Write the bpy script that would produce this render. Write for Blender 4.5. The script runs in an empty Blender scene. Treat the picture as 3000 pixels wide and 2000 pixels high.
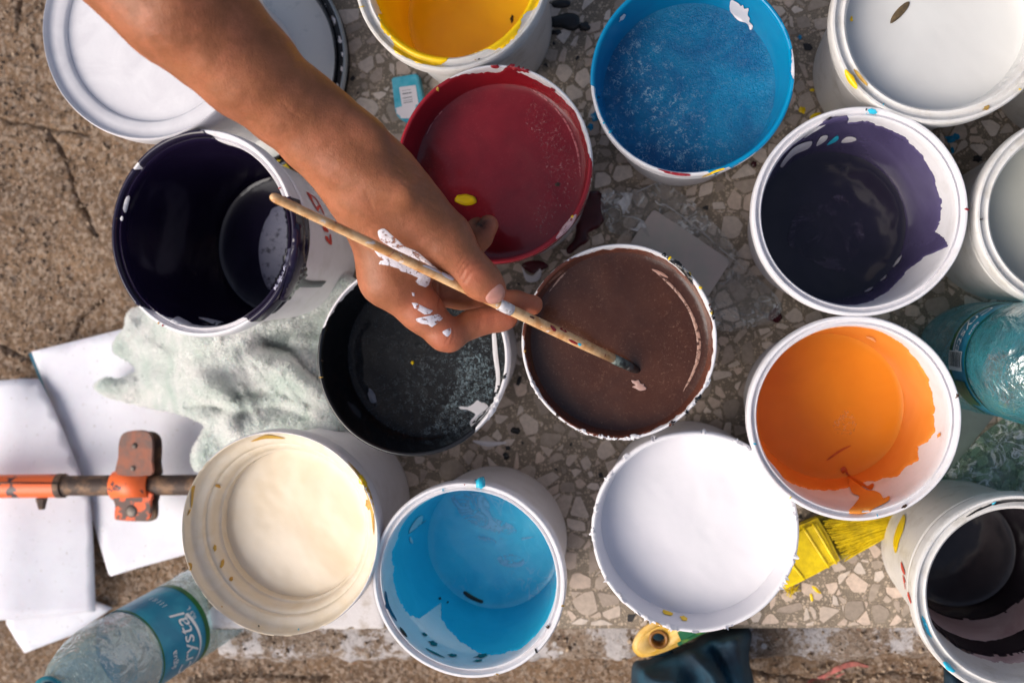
import bpy, bmesh, math, random
import numpy as np
from mathutils import Vector, Matrix, Quaternion, noise as mnoise
from mathutils.bvhtree import BVHTree
from mathutils.geometry import delaunay_2d_cdt
PI = math.pi
rnd = random.Random(7)
SC = bpy.context.scene
COL = SC.collection

# ------------------------------------------------------------------ camera
D = 0.76                       # camera height above the bench top, metres
FPX = 2800.0                   # focal length in photo pixels (3000 wide)
ROT = Vector((380, 70, -FPX)).normalized().rotation_difference(Vector((0, 0, -1)))
CAMP = Vector((0, 0, D))
cd = bpy.data.cameras.new("camera"); cam = bpy.data.objects.new("camera", cd); COL.objects.link(cam)
cam.location = CAMP; cam.rotation_mode = 'QUATERNION'; cam.rotation_quaternion = ROT
cd.sensor_width = 36; cd.lens = 36 * FPX / 3000; cd.clip_start = 0.01; cd.clip_end = 100
cd.dof.use_dof = True; cd.dof.focus_distance = 0.585; cd.dof.aperture_fstop = 7.0
SC.camera = cam
FWD = ROT @ Vector((0, 0, -1))

# ------------------------------------------------------------------ light
SUN_EL, SUN_AZ = math.radians(41), math.radians(240)      # azimuth clockwise from +Y
w = bpy.data.worlds.new("World"); SC.world = w; w.use_nodes = True
nt = w.node_tree
bg = nt.nodes["Background"]
sky = nt.nodes.new("ShaderNodeTexSky"); sky.sky_type = 'NISHITA'; sky.sun_disc = False
sky.sun_elevation = SUN_EL; sky.sun_rotation = SUN_AZ
sky.air_density = 1.0; sky.dust_density = 6.0; sky.ozone_density = 0.6
nt.links.new(sky.outputs[0], bg.inputs[0]); bg.inputs[1].default_value = 0.098
sd = bpy.data.lights.new("sun", 'SUN'); sun = bpy.data.objects.new("sun", sd); COL.objects.link(sun)
sd.energy = 2.0; sd.angle = math.radians(52); sd.color = (1.0, 0.97, 0.95)
sdir = Vector((math.sin(SUN_AZ) * math.cos(SUN_EL), math.cos(SUN_AZ) * math.cos(SUN_EL), math.sin(SUN_EL)))
sun.rotation_mode = 'QUATERNION'; sun.rotation_quaternion = sdir.to_track_quat('Z', 'Y')
SC.view_settings.view_transform = 'Standard'; SC.view_settings.look = 'None'
SC.view_settings.exposure = 0.36; SC.view_settings.gamma = 1

# ------------------------------------------------------------------ geometry helpers
def ray(px, py):
    return ROT @ Vector((px - 1500, 1000 - py, -FPX))
def P(px, py, z):
    """world point on the horizontal plane z seen at photo pixel px,py"""
    v = ray(px, py); return CAMP + v * ((z - D) / v.z)
def mpp(p):
    """metres per photo pixel at world point p"""
    return (p - CAMP).dot(FWD) / FPX
def toP(p):
    q = ROT.inverted() @ (p - CAMP); return (1500 + q.x / -q.z * FPX, 1000 - q.y / -q.z * FPX)

def link(o, parent=None):
    COL.objects.link(o)
    if parent: o.parent = parent
    return o
def tag(o, label=None, cat=None, group=None, kind=None):
    if label: o['label'] = label
    if cat: o['category'] = cat
    if group: o['group'] = group
    if kind: o['kind'] = kind
    return o
def thing(name, label, cat, loc=(0, 0, 0), group=None):
    o = bpy.data.objects.new(name, None); COL.objects.link(o); o.location = loc
    o.empty_display_size = .02
    return tag(o, label, cat, group)
def mesh_obj(name, verts, faces, mat=None, parent=None, smooth=True, local=False):
    """verts in world space unless local; made relative to the parent's location"""
    off = Vector((0, 0, 0))
    if parent is not None and not local: off = Vector(parent.location)
    me = bpy.data.meshes.new(name)
    v = np.array([tuple(a) for a in verts], dtype=np.float64).reshape(-1, 3) - np.array(off)
    me.from_pydata(v.tolist(), [], [tuple(f) for f in faces])
    if smooth: me.polygons.foreach_set('use_smooth', [True] * len(me.polygons))
    if mat: me.materials.append(mat)
    me.update()
    return link(bpy.data.objects.new(name, me), parent)

class VN:                                                   # cheap 2D value noise
    def __init__(s, seed): s.t = np.random.RandomState(seed).rand(256, 256)
    def __call__(s, x, y):
        xi = np.floor(x).astype(int); yi = np.floor(y).astype(int); fx = x - xi; fy = y - yi
        fx = fx * fx * (3 - 2 * fx); fy = fy * fy * (3 - 2 * fy); t = s.t; a = xi & 255; b = (xi + 1) & 255; c = yi & 255; d = (yi + 1) & 255
        return (t[a, c] * (1 - fx) + t[b, c] * fx) * (1 - fy) + (t[a, d] * (1 - fx) + t[b, d] * fx) * fy
def fbm(x, y, seed=0, octs=4, gain=.5):
    v = 0; a = 1; n = 0
    for i in range(octs):
        v = v + a * (VN(seed + i)(x * 2 ** i + 17 * i, y * 2 ** i + 5 * i) - .5); n += a; a *= gain
    return v / n * 2

def smooth_poly(pts, sub=4):
    n = len(pts); out = []
    for i in range(n):
        p0, p1, p2, p3 = [np.array(pts[(i + k - 1) % n], float) for k in range(4)]
        for s in range(sub):
            t = s / sub
            out.append(tuple(.5 * (2 * p1 + (p2 - p0) * t + (2 * p0 - 5 * p1 + 4 * p2 - p3) * t * t + (3 * p1 - p0 - 3 * p2 + p3) * t ** 3)))
    return out
def resample(pts, step):
    out = []
    n = len(pts)
    for i in range(n):
        a = np.array(pts[i], float); b = np.array(pts[(i + 1) % n], float)
        k = max(1, int(np.linalg.norm(b - a) / step))
        for j in range(k): out.append(tuple(a + (b - a) * j / k))
    return out
def edge_dist(q, poly):
    q = np.asarray(q, float); a = np.asarray(poly, float); b = np.roll(a, -1, 0)
    best = np.full(len(q), 1e9)
    for i in range(len(a)):
        ab = b[i] - a[i]; L = max(ab @ ab, 1e-12)
        t = np.clip(((q - a[i]) @ ab) / L, 0, 1)
        best = np.minimum(best, np.linalg.norm(q - (a[i] + t[:, None] * ab), axis=1))
    return best
def inside(q, poly):
    q = np.asarray(q, float); x, y = q[:, 0], q[:, 1]; c = np.zeros(len(q), bool); n = len(poly)
    for i in range(n):
        x1, y1 = poly[i]; x2, y2 = poly[(i + 1) % n]
        if y1 == y2: continue
        m = ((y1 > y) != (y2 > y)) & (x < (x2 - x1) * (y - y1) / (y2 - y1) + x1); c ^= m
    return c
def tri_region(poly, step, r=None):
    """triangulate a photo-pixel outline; returns 2D points, triangles, distance to the outline"""
    poly = resample(poly, step)
    a = np.array(poly); lo = a.min(0); hi = a.max(0)
    gx = np.arange(lo[0], hi[0], step); gy = np.arange(lo[1], hi[1], step)
    rs = np.random.RandomState(3)
    g = np.array([(x, y) for x in gx for y in gy]) if len(gx) and len(gy) else np.zeros((0, 2))
    if len(g):
        g = g + (rs.rand(*g.shape) - .5) * step * .3
        g = g[inside(g, poly)]
        if len(g): g = g[edge_dist(g, poly) > step * .45]
    pts = [Vector(p) for p in poly] + [Vector(p) for p in g]
    n = len(poly)
    V, E, F, *_ = delaunay_2d_cdt(pts, [(i, (i + 1) % n) for i in range(n)], [], 1, 1e-6)
    q = np.array([tuple(v) for v in V])
    return q, [tuple(f) for f in F], edge_dist(q, poly)
def flip_up(verts, faces):
    if not faces: return faces
    s = 0
    for f in faces[:200]:
        a, b, c = [Vector(verts[i]) for i in f[:3]]; s += (b - a).cross(c - a).z
    return [f[::-1] for f in faces] if s < 0 else faces
def sheet(name, poly, step, zf, mat, parent=None, thick=.0, smooth=True, curve=0):
    if curve: poly = smooth_poly(poly, curve)
    q, F, ed = tri_region(poly, step)
    z = zf(q[:, 0], q[:, 1], ed); z = np.broadcast_to(z, (len(q),))
    V = [P(q[i, 0], q[i, 1], float(z[i])) for i in range(len(q))]
    F = flip_up(V, F)
    o = mesh_obj(name, V, F, mat, parent, smooth)
    if thick:
        m = o.modifiers.new("thickness", 'SOLIDIFY'); m.thickness = thick; m.offset = -1
    return o
def bvh_of(objs):
    bpy.context.view_layer.update()
    V = []; F = []
    for o in objs:
        M = o.matrix_world; b = len(V)
        V += [M @ v.co for v in o.data.vertices]; F += [tuple(b + i for i in p.vertices) for p in o.data.polygons]
    return BVHTree.FromPolygons(V, F)
def blob(cx, cy, rx, ry, rot=0, seed=1, n=14, jag=.25):
    r = random.Random(seed); out = []
    for i in range(n):
        a = 2 * PI * i / n; k = 1 + (r.random() - .5) * 2 * jag
        x, y = rx * k * math.cos(a), ry * k * math.sin(a); c, s = math.cos(math.radians(rot)), math.sin(math.radians(rot))
        out.append((cx + x * c - y * s, cy + x * s + y * c))
    return out
def patch(name, poly, bvh, mat, parent, thick=.0006, step=6, curve=3, base=.0006, maxd=None):
    """a film or drop of paint laid on the surface found under a photo outline"""
    if curve: poly = smooth_poly(poly, curve)
    q, F, ed = tri_region(poly, step)
    V = []; ok = []; zl = None
    m = max(ed.max(), 1e-6)
    hits = []
    for i in range(len(q)):
        d = ray(q[i, 0], q[i, 1]).normalized(); h = bvh.ray_cast(CAMP, d); hits.append((h, d))
    for i, (h, d) in enumerate(hits):
        if h[0] is None or (maxd and (h[0] - CAMP).length > maxd): V.append(Vector((0, 0, 0))); ok.append(False); continue
        nrm = h[1] if h[1].dot(d) < 0 else -h[1]
        t = min(1, ed[i] / min(m, 14)); V.append(h[0] + nrm * (base + thick * math.sqrt(max(0, 1 - (1 - t) ** 2)))); ok.append(True)
    F = [f for f in F if all(ok[i] for i in f)]
    # drop stretched faces that bridge a depth jump
    F = [f for f in F if max((V[f[0]] - V[f[1]]).length, (V[f[1]] - V[f[2]]).length, (V[f[2]] - V[f[0]]).length) < step * 18 * mpp(V[f[0]])]
    if not F: return None
    par = list(range(len(V)))
    def find(i):
        while par[i] != i: par[i] = par[par[i]]; i = par[i]
        return i
    for f in F:
        a = find(f[0]); par[find(f[1])] = a; par[find(f[2])] = a
    comp = {}
    for f in F: comp.setdefault(find(f[0]), []).append(f)
    first = None; big = max(len(c) for c in comp.values())
    for c in sorted(comp.values(), key=len, reverse=True):
        if len(c) < max(3, big * .04): continue
        used = sorted({i for f in c for i in f}); mp = {i: k for k, i in enumerate(used)}
        v = [V[i] for i in used]; fc = flip_up(v, [tuple(mp[i] for i in f) for f in c])
        o = mesh_obj(name, world_to_parent(v, parent), fc, mat, parent, local=True); first = first or o
    return first
def world_to_parent(V, parent):
    if parent is None: return V
    bpy.context.view_layer.update()
    M = parent.matrix_world.inverted(); return [M @ v for v in V]
def stripe(pts, wd):
    """outline of a stroke along pts with widths wd (pixels)"""
    L = []; R = []; n = len(pts)
    for i in range(n):
        a = np.array(pts[max(0, i - 1)], float); b = np.array(pts[min(n - 1, i + 1)], float); t = (b - a) / np.linalg.norm(b - a)
        w_ = wd[i] if hasattr(wd, '__len__') else wd; nn = np.array((-t[1], t[0])) * w_ / 2; p = np.array(pts[i], float)
        L.append(tuple(p + nn)); R.append(tuple(p - nn))
    return L + R[::-1]
def tube(a, b, ra, rb, seg=20, caps=True, rings=1, wob=0, seed=0):
    a = Vector(a); b = Vector(b); ax = (b - a).normalized(); u = ax.orthogonal().normalized(); v = ax.cross(u); V = []; F = []
    for j in range(rings + 1):
        t = j / rings; c = a.lerp(b, t); r = ra + (rb - ra) * t
        for i in range(seg):
            an = 2 * PI * i / seg; rr = r * (1 + wob * mnoise.noise(Vector((seed + j * .7, math.cos(an), math.sin(an)))))
            V.append(c + (u * math.cos(an) + v * math.sin(an)) * rr)
    for j in range(rings):
        for i in range(seg):
            k = (i + 1) % seg; F.append((j * seg + i, j * seg + k, (j + 1) * seg + k, (j + 1) * seg + i))
    if caps: F.append(tuple(range(seg))[::-1]); F.append(tuple(rings * seg + i for i in range(seg)))
    return V, F
def lathe(prof, seg=144, close=False, rf=None, zf=None):
    V = []; F = []; n = len(prof)
    for j, (r, z) in enumerate(prof):
        for i in range(seg):
            a = 2 * PI * i / seg; rr = r * (rf(a, z) if rf else 1)
            V.append((rr * math.cos(a), rr * math.sin(a), z + (zf(a, r, z) if zf else 0)))
    for j in range(n - 1):
        for i in range(seg):
            k = (i + 1) % seg; F.append((j * seg + i, j * seg + k, (j + 1) * seg + k, (j + 1) * seg + i))
    return V, F
def join(parts):
    V = []; F = []
    for v, f in parts:
        b = len(V); V += list(v); F += [tuple(b + i for i in q) for q in f]
    return V, F
def box(lo, hi):
    x0, y0, z0 = lo; x1, y1, z1 = hi
    V = [(x, y, z) for z in (z0, z1) for y in (y0, y1) for x in (x0, x1)]
    return V, [(0, 2, 3, 1), (4, 5, 7, 6), (0, 1, 5, 4), (2, 6, 7, 3), (0, 4, 6, 2), (1, 3, 7, 5)]

# ------------------------------------------------------------------ materials
def lin(c):
    return tuple(((v / 255) / 12.92 if v <= 10 else (((v / 255) + .055) / 1.055) ** 2.4) for v in c) + (1,)
class MB:
    def __init__(s, name):
        s.m = bpy.data.materials.new(name); s.m.use_nodes = True; s.t = s.m.node_tree; s.b = s.t.nodes["Principled BSDF"]
        s.co = s.n("ShaderNodeTexCoord").outputs['Object']; s.h = None
    def n(s, t, **k):
        o = s.t.nodes.new(t)
        for a, b in k.items():
            if a in o.inputs: o.inputs[a].default_value = b
            else: setattr(o, a, b)
        return o
    def l(s, a, b): s.t.links.new(a, b)
    def noise(s, scale, detail=4, rough=.5, dist=0, co=None):
        o = s.n("ShaderNodeTexNoise"); o.inputs['Scale'].default_value = scale; o.inputs['Detail'].default_value = detail
        o.inputs['Roughness'].default_value = rough; o.inputs['Distortion'].default_value = dist; s.l(co or s.co, o.inputs['Vector']); return o.outputs[0]
    def voro(s, scale, feature='F1', out='Distance', rand=1):
        o = s.n("ShaderNodeTexVoronoi"); o.feature = feature; o.inputs['Scale'].default_value = scale; o.inputs['Randomness'].default_value = rand
        s.l(s.co, o.inputs['Vector']); return o.outputs[out]
    def ramp(s, f, stops):
        o = s.n("ShaderNodeValToRGB"); e = o.color_ramp.elements
        while len(e) < len(stops): e.new(.5)
        for i, (p, c) in enumerate(stops):
            e[i].position = p; e[i].color = c if hasattr(c, '__len__') else (c, c, c, 1)
        s.l(f, o.inputs[0]); return o.outputs[0]
    def mix(s, f, a, b, mode='MIX'):
        o = s.n("ShaderNodeMix"); o.data_type = 'RGBA'; o.blend_type = mode
        for v, i in ((f, 0), (a, 6), (b, 7)):
            if hasattr(v, 'node'): s.l(v, o.inputs[i])
            else: o.inputs[i].default_value = v
        return o.outputs[2]
    def math(s, op, a, b=0):
        o = s.n("ShaderNodeMath"); o.operation = op
        for v, i in ((a, 0), (b, 1)):
            if hasattr(v, 'node'): s.l(v, o.inputs[i])
            else: o.inputs[i].default_value = v
        return o.outputs[0]
    def col(s, c):
        if hasattr(c, 'node'): s.l(c, s.b.inputs['Base Color'])
        else: s.b.inputs['Base Color'].default_value = c
        return s
    def bump(s, f, st, dist=.001):
        o = s.n("ShaderNodeBump"); o.inputs['Strength'].default_value = st; o.inputs['Distance'].default_value = dist
        s.l(f, o.inputs['Height'])
        if s.h: s.l(s.h, o.inputs['Normal'])
        s.h = o.outputs[0]; s.l(s.h, s.b.inputs['Normal']); return s
    def set(s, **k):
        for a, v in k.items():
            i = s.b.inputs[a.replace('_', ' ')]
            if hasattr(v, 'node'): s.l(v, i)
            else: i.default_value = v
        return s

def m_plastic(name, c, dirt=.35, dc=(150, 140, 120), rough=.38):
    m = MB(name)
    n = m.ramp(m.noise(55, 6, .65), [(.50, 0), (.75, 1)]); n2 = m.ramp(m.noise(400, 3, .6), [(.62, 0), (.72, 1)])
    c1 = m.mix(m.math('MULTIPLY', n, dirt), lin(c), lin(dc)); c2 = m.mix(m.math('MULTIPLY', n2, dirt * .6), c1, lin(dc))
    m.col(c2).set(Roughness=rough, Subsurface_Weight=.25, Subsurface_Scale=.004, Subsurface_Radius=(1, .95, .9))
    m.bump(m.noise(120, 5, .6), .25, .0006).bump(m.noise(900, 3), .1, .0002); return m.m
def m_paint(name, c, c2=None, rough=.22, scale=60, streak=.5, bump=.15, wet=.5):
    m = MB(name); c2 = c2 or tuple(int(v * .8) for v in c)
    f = m.ramp(m.noise(scale, 5, .6, .8), [(.35, 0), (.68, 1)])
    m.col(m.mix(m.math('MULTIPLY', f, streak), lin(c), lin(c2)))
    m.set(Roughness=rough, Coat_Weight=wet * .4, Coat_Roughness=.06, Specular_IOR_Level=.32)
    m.bump(m.noise(90, 3, .5), bump, .0012).bump(m.noise(700, 4, .6), bump * .6, .0002); return m.m
def m_skin_paint(name, c, c2, fleck_glint, cover, wr=.55, wscale=420, rough=.2, fscale=800, region=None, lw=.03):
    """liquid paint with a wrinkled half dried skin, specks and glint lines painted into the colour"""
    m = MB(name)
    base = m.mix(m.ramp(m.noise(28, 4, .6, .5), [(.35, 0), (.7, 1)]), lin(c), lin(c2))
    reg = m.ramp(m.noise(18, 3, .5), [(.38, 0), (.62, 1)])
    if region:                                  # specks and painted glints gather on one side of the bucket
        sx = m.n("ShaderNodeSeparateXYZ"); m.l(m.co, sx.inputs[0])
        d = m.math('ADD', m.math('MULTIPLY', sx.outputs[0], region[0]), m.math('MULTIPLY', sx.outputs[1], region[1]))
        d = m.math('ADD', d, m.math('MULTIPLY', m.math('SUBTRACT', m.noise(30, 4, .6), .5), .06))
        mr = m.n("ShaderNodeMapRange"); m.l(d, mr.inputs[0]); mr.inputs[1].default_value = -.012; mr.inputs[2].default_value = .028; reg = mr.outputs[0]
    ln = m.ramp(m.noise(fscale, 2, .5, 1.2), [(.5 - lw, 0), (.5, 1), (.5 + lw, 0)])
    clump = m.ramp(m.noise(fscale * .55, 2, .5), [(.60 - cover * .5, 0), (.72 - cover * .5, 1)])
    dots = m.ramp(m.noise(fscale * 2.2, 2, .6), [(.66, 0), (.72, 1)])
    fl = m.math('MAXIMUM', m.math('MULTIPLY', ln, clump), m.math('MULTIPLY', dots, .55))
    m.col(m.mix(m.math('MULTIPLY', fl, m.math('ADD', m.math('MULTIPLY', reg, .85), .12)), base, lin(fleck_glint)))
    m.set(Roughness=rough, Coat_Weight=.3, Coat_Roughness=.04, Specular_IOR_Level=.35)
    m.bump(m.noise(wscale, 5, .65, 2.0), wr, .0016).bump(m.noise(60, 3), .15, .001); return m.m
def m_thin(name, tint, gloss=.14, rough=.05, bs=160, bst=.6, haze=.0, hz=(220, 225, 225), wrk=0):
    m = MB(name); t = m.t; out = [n for n in t.nodes if n.type == 'OUTPUT_MATERIAL'][0]
    tr = m.n("ShaderNodeBsdfTransparent"); tr.inputs[0].default_value = lin(tint)
    gl = m.n("ShaderNodeBsdfGlossy"); gl.inputs['Roughness'].default_value = rough; gl.inputs[0].default_value = (1, 1, 1, 1)
    b = m.n("ShaderNodeBump"); b.inputs['Strength'].default_value = bst; b.inputs['Distance'].default_value = .006
    m.l(m.noise(bs, 4, .55, .7), b.inputs['Height']); m.l(b.outputs[0], gl.inputs['Normal'])
    lw = m.n("ShaderNodeLayerWeight"); lw.inputs[0].default_value = .25; m.l(b.outputs[0], lw.inputs['Normal'])
    f = m.math('MINIMUM', m.math('ADD', m.math('MULTIPLY', lw.outputs['Facing'], .55), gloss), 1)
    mx = m.n("ShaderNodeMixShader"); m.l(f, mx.inputs[0]); m.l(tr.outputs[0], mx.inputs[1]); m.l(gl.outputs[0], mx.inputs[2]); last = mx.outputs[0]
    if wrk:
        wl = m.ramp(m.noise(wrk, 3, .55, 1.4), [(.465, 0), (.5, 1), (.535, 0)]); cl = m.ramp(m.noise(34, 2, .5), [(.38, 0), (.55, 1)])
        dw = m.n('ShaderNodeBsdfDiffuse'); dw.inputs[0].default_value = lin((232, 236, 238)); m3 = m.n('ShaderNodeMixShader'); m.l(m.math('MULTIPLY', m.math('MULTIPLY', wl, cl), .7), m3.inputs[0]); m.l(last, m3.inputs[1]); m.l(dw.outputs[0], m3.inputs[2]); last = m3.outputs[0]  # white diffuse lines paint highlights along the wrinkles
    if haze:
        df = m.n("ShaderNodeBsdfDiffuse"); df.inputs[0].default_value = lin(hz)
        m2 = m.n("ShaderNodeMixShader"); m.l(m.math('MULTIPLY', m.ramp(m.noise(70, 5, .6), [(.3, .3), (.7, 1)]), haze), m2.inputs[0]); m.l(last, m2.inputs[1]); m.l(df.outputs[0], m2.inputs[2]); last = m2.outputs[0]
    m.l(last, out.inputs[0]); return m.m
def m_attr_chip():
    m = MB("terrazzo chip")
    a = m.n("ShaderNodeAttribute"); a.attribute_name = "tint"
    n = m.ramp(m.noise(260, 6, .65), [(.3, .78), (.72, 1.1)])
    sp = m.ramp(m.noise(1500, 2, .5), [(.66, 0), (.74, 1)])
    m.col(m.mix(m.math('MULTIPLY', sp, .45), m.mix(1.0, a.outputs['Color'], n, 'MULTIPLY'), lin((95, 82, 68))))
    m.set(Roughness=.5).bump(m.noise(700, 4), .25, .0004); return m.m
def m_matrix():
    m = MB("terrazzo cement")
    ch = m.n("ShaderNodeTexVoronoi"); ch.inputs['Scale'].default_value = 420; m.l(m.co, ch.inputs['Vector'])
    edge = m.voro(420, 'DISTANCE_TO_EDGE')
    is_chip = m.ramp(ch.outputs['Color'], [(.52, 0), (.56, 1)])
    body = m.ramp(edge, [(.10, 0), (.16, 1)])
    cem = m.mix(m.ramp(m.noise(40, 6, .65), [(.3, 0), (.7, 1)]), lin((128, 116, 101)), lin((98, 88, 77)))
    cem = m.mix(m.ramp(m.noise(1100, 3, .6), [(.45, 0), (.7, 1)]), cem, lin((160, 144, 124)))
    tint = m.mix(m.ramp(ch.outputs['Color'], [(.6, 0), (.9, 1)]), lin((190, 172, 152)), lin((164, 148, 130)))
    m.col(m.mix(m.math('MULTIPLY', is_chip, body), cem, tint)).set(Roughness=.6).bump(m.noise(900, 4, .6), .5, .0005); return m.m
def m_concrete(name, a, b, c, white=0., rs=1.):
    m = MB(name)
    col = m.mix(m.ramp(m.noise(14 * rs, 8, .7), [(.35, 0), (.65, 1)]), lin(a), lin(b))
    gr = m.voro(260 * rs, out='Color'); col = m.mix(m.ramp(m.noise(220 * rs, 5, .75), [(.52, 0), (.64, 1)]), col, lin(c))
    col = m.mix(m.math('MULTIPLY', m.ramp(gr, [(.60, 0), (.78, 1)]), .55), col, lin(c))
    col = m.mix(m.math('MULTIPLY', m.ramp(m.noise(330 * rs, 4, .7), [(.36, 1), (.46, 0)]), .85), col, lin((58, 44, 34)))
    col = m.mix(m.math('MULTIPLY', m.ramp(m.noise(500, 3, .6), [(.66, 0), (.7, 1)]), .8), col, lin((190, 130, 100)))
    if white:
        wv = m.ramp(m.noise(26, 8, .78), [(.56 - white * .2, 0), (.60 - white * .16, 1)])
        col = m.mix(wv, col, lin((206, 200, 200)))
        dr = m.ramp(m.voro(75), [(.16, 1), (.2, 0)]); col = m.mix(m.math('MULTIPLY', dr, m.ramp(m.noise(20), [(.5, 0), (.55, 1)])), col, lin((215, 212, 212)))
    m.col(col).set(Roughness=.85, Specular_IOR_Level=.3).bump(m.noise(260 * rs, 8, .8), 1.0, .003).bump(m.voro(200 * rs), .5, .0015); return m.m
def m_simple(name, c, c2=None, rough=.5, scale=80, metal=0, bump=.2, bscale=300, lo=.4, hi=.62, sss=0):
    m = MB(name)
    m.col(m.mix(m.ramp(m.noise(scale, 6, .65), [(lo, 0), (hi, 1)]), lin(c), lin(c2)) if c2 else lin(c))
    m.set(Roughness=rough, Metallic=metal).bump(m.noise(bscale, 5, .6), bump, .0006)
    if sss: m.set(Subsurface_Weight=sss, Subsurface_Scale=.003)
    return m.m

WHITE = m_plastic("white plastic", (226, 224, 228), .22)
WHITE2 = m_plastic("grubby white plastic", (216, 214, 212), .5)
WPAINT = m_paint("white paint", (226, 224, 228), (205, 202, 208), .35, 40, .6, .2, .15)

# ------------------------------------------------------------------ setting: ground, ledge, terrazzo slab
GZ, LZ = -0.10, -0.045
def polydist(x, y, lines):
    q = np.stack([x, y], 1); best = np.full(len(q), 1e9)
    for ln in lines:
        a = np.array([tuple(P(px, py, GZ))[:2] for px, py in ln])
        for i in range(len(a) - 1):
            ab = a[i + 1] - a[i]; t = np.clip(((q - a[i]) @ ab) / (ab @ ab), 0, 1)
            best = np.minimum(best, np.linalg.norm(q - (a[i] + t[:, None] * ab), axis=1))
    return best
CR1 = [[(-90, 320), (0, 345), (60, 362), (130, 375), (205, 382), (262, 392)], [(130, 375), (160, 420), (190, 470), (205, 530), (222, 570), (262, 650), (290, 690)],
       [(-80, 980), (0, 1015), (60, 1040), (110, 1062), (180, 1085)], [(212, 985), (222, 960), (235, 935), (270, 905), (310, 880)], [(40, -60), (60, 20), (52, 90)]]
CR2 = [[(1960, 1990), (2200, 1962), (2330, 1985), (2480, 1996), (2620, 1975), (2760, 1985)], [(560, 1990), (760, 1975), (960, 1990)]]
def build_ground():
    xs = np.concatenate([np.linspace(-6, -.72, 14)[:-1], np.arange(-.72, -.30, .0015), np.arange(-.30, .56, .0028), np.linspace(.56, 6, 14)[1:]])
    ys = np.concatenate([np.linspace(-6, -.48, 14)[:-1], np.arange(-.48, .42, .0018), np.linspace(.42, 6, 14)[1:]])
    X, Y = np.meshgrid(xs, ys, indexing='ij'); x = X.ravel(); y = Y.ravel()
    # cracks wander a little
    wx = x + .004 * fbm(x * 60, y * 60, 4); wy = y + .004 * fbm(x * 60, y * 60, 9)
    d1 = polydist(wx, wy, CR1 + CR2)
    z = .0030 * fbm(x * 14, y * 14, 1, 3) + .0026 * fbm(x * 110, y * 110, 2, 4, .75)
    wdt = .0011 + .0009 * fbm(x * 60, y * 60, 21)
    z -= .007 * np.exp(-(d1 / np.maximum(wdt, .0007)) ** 2)
    z -= .0008 * np.exp(-(d1 / .006) ** 2)
    V = np.stack([x, y, z + GZ], 1); n, m = len(xs), len(ys)
    I = np.arange(n * m).reshape(n, m); F = np.stack([I[:-1, :-1], I[1:, :-1], I[1:, 1:], I[:-1, 1:]], -1).reshape(-1, 4)
    me = bpy.data.meshes.new("ground"); me.vertices.add(len(V)); me.vertices.foreach_set('co', V.ravel())
    me.loops.add(F.size); me.loops.foreach_set('vertex_index', F.ravel().astype(np.int32)); me.polygons.add(len(F))
    me.polygons.foreach_set('loop_start', np.arange(0, F.size, 4, dtype=np.int32)); me.polygons.foreach_set('use_smooth', [True] * len(F)); me.update(calc_edges=True)
    me.materials.append(m_concrete("rough concrete", (150, 122, 96), (112, 90, 72), (184, 166, 150)))
    o = link(bpy.data.objects.new("ground", me)); tag(o, "rough brown concrete ground with gravel and cracks", kind='structure'); return o
ground = build_ground()

SLAB = [tuple(P(px, py, 0))[:2] for px, py in ((602, 1845), (3700, 1838), (3700, -480), (602, -480))]
def prism(poly, z0, z1):
    n = len(poly); V = [(x, y, z0) for x, y in poly] + [(x, y, z1) for x, y in poly]
    return V, [tuple(range(n))[::-1], tuple(range(n, 2 * n))] + [(i, (i + 1) % n, n + (i + 1) % n, n + i) for i in range(n)]
def build_ledge():
    A0, A1 = P(640, 1948, LZ), P(3700, 1944, LZ); U = (A1 - A0).normalized(); W = Vector((-U.y, U.x, 0)); L = (A1 - A0).length
    xs = np.arange(0, L, .003); ys = np.linspace(0, .11, 36)
    X, Y = np.meshgrid(xs, ys, indexing='ij'); x = X.ravel(); y = Y.ravel()
    z = LZ + .0024 * fbm(x * 30, y * 30, 11, 4, .6)
    e = np.clip(y / .014, 0, 1); z -= .016 * (1 - e) ** 2 * (1 + .6 * fbm(x * 50, y * 3, 8)); y = y + .005 * (1 - e) * fbm(x * 60, x * 0 + 2, 5)
    ck = np.abs(x - .055 - .012 * fbm(y * 40, x * 0, 3)); z -= .004 * np.exp(-(ck / .0012) ** 2)
    n, m = len(xs), len(ys); I = np.arange(n * m).reshape(n, m)
    V = [tuple(A0 + U * float(x[i]) + W * float(y[i]))[:2] + (float(z[i]),) for i in range(n * m)]
    F = [tuple(int(k) for k in f) for f in np.stack([I[:-1, :-1], I[1:, :-1], I[1:, 1:], I[:-1, 1:]], -1).reshape(-1, 4)]
    b = len(V); V += [tuple(A0 + U * float(x_))[:2] + (GZ - .02,) for x_ in xs]; F += [(b + i, b + i + 1, int(I[i + 1, 0]), int(I[i, 0])) for i in range(n - 1)]
    b2 = len(V); V += [tuple(A0 + W * float(y_))[:2] + (GZ - .02,) for y_ in ys]; F += [(b2 + i + 1, b2 + i, int(I[0, i]), int(I[0, i + 1])) for i in range(m - 1)]
    o = mesh_obj("ledge", V, F, m_concrete("splashed concrete", (160, 140, 122), (124, 104, 88), (186, 172, 160), white=.30))
    tag(o, "paint splashed concrete ledge under the front edge of the terrazzo slab", kind='structure'); return o
ledge = build_ledge()

slab = thing("terrazzo_slab", "speckled terrazzo slab that carries all the paint buckets", "bench top", (0, 0, 0))
V, F = prism(SLAB, -.04, 0)
slab_body = mesh_obj("cement_bed", V, F, m_matrix(), slab, smooth=False)
bm = bmesh.new(); bm.from_mesh(slab_body.data); bmesh.ops.bevel(bm, geom=[e for e in bm.edges], offset=.0022, segments=2, affect='EDGES'); bm.to_mesh(slab_body.data); bm.free()

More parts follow.
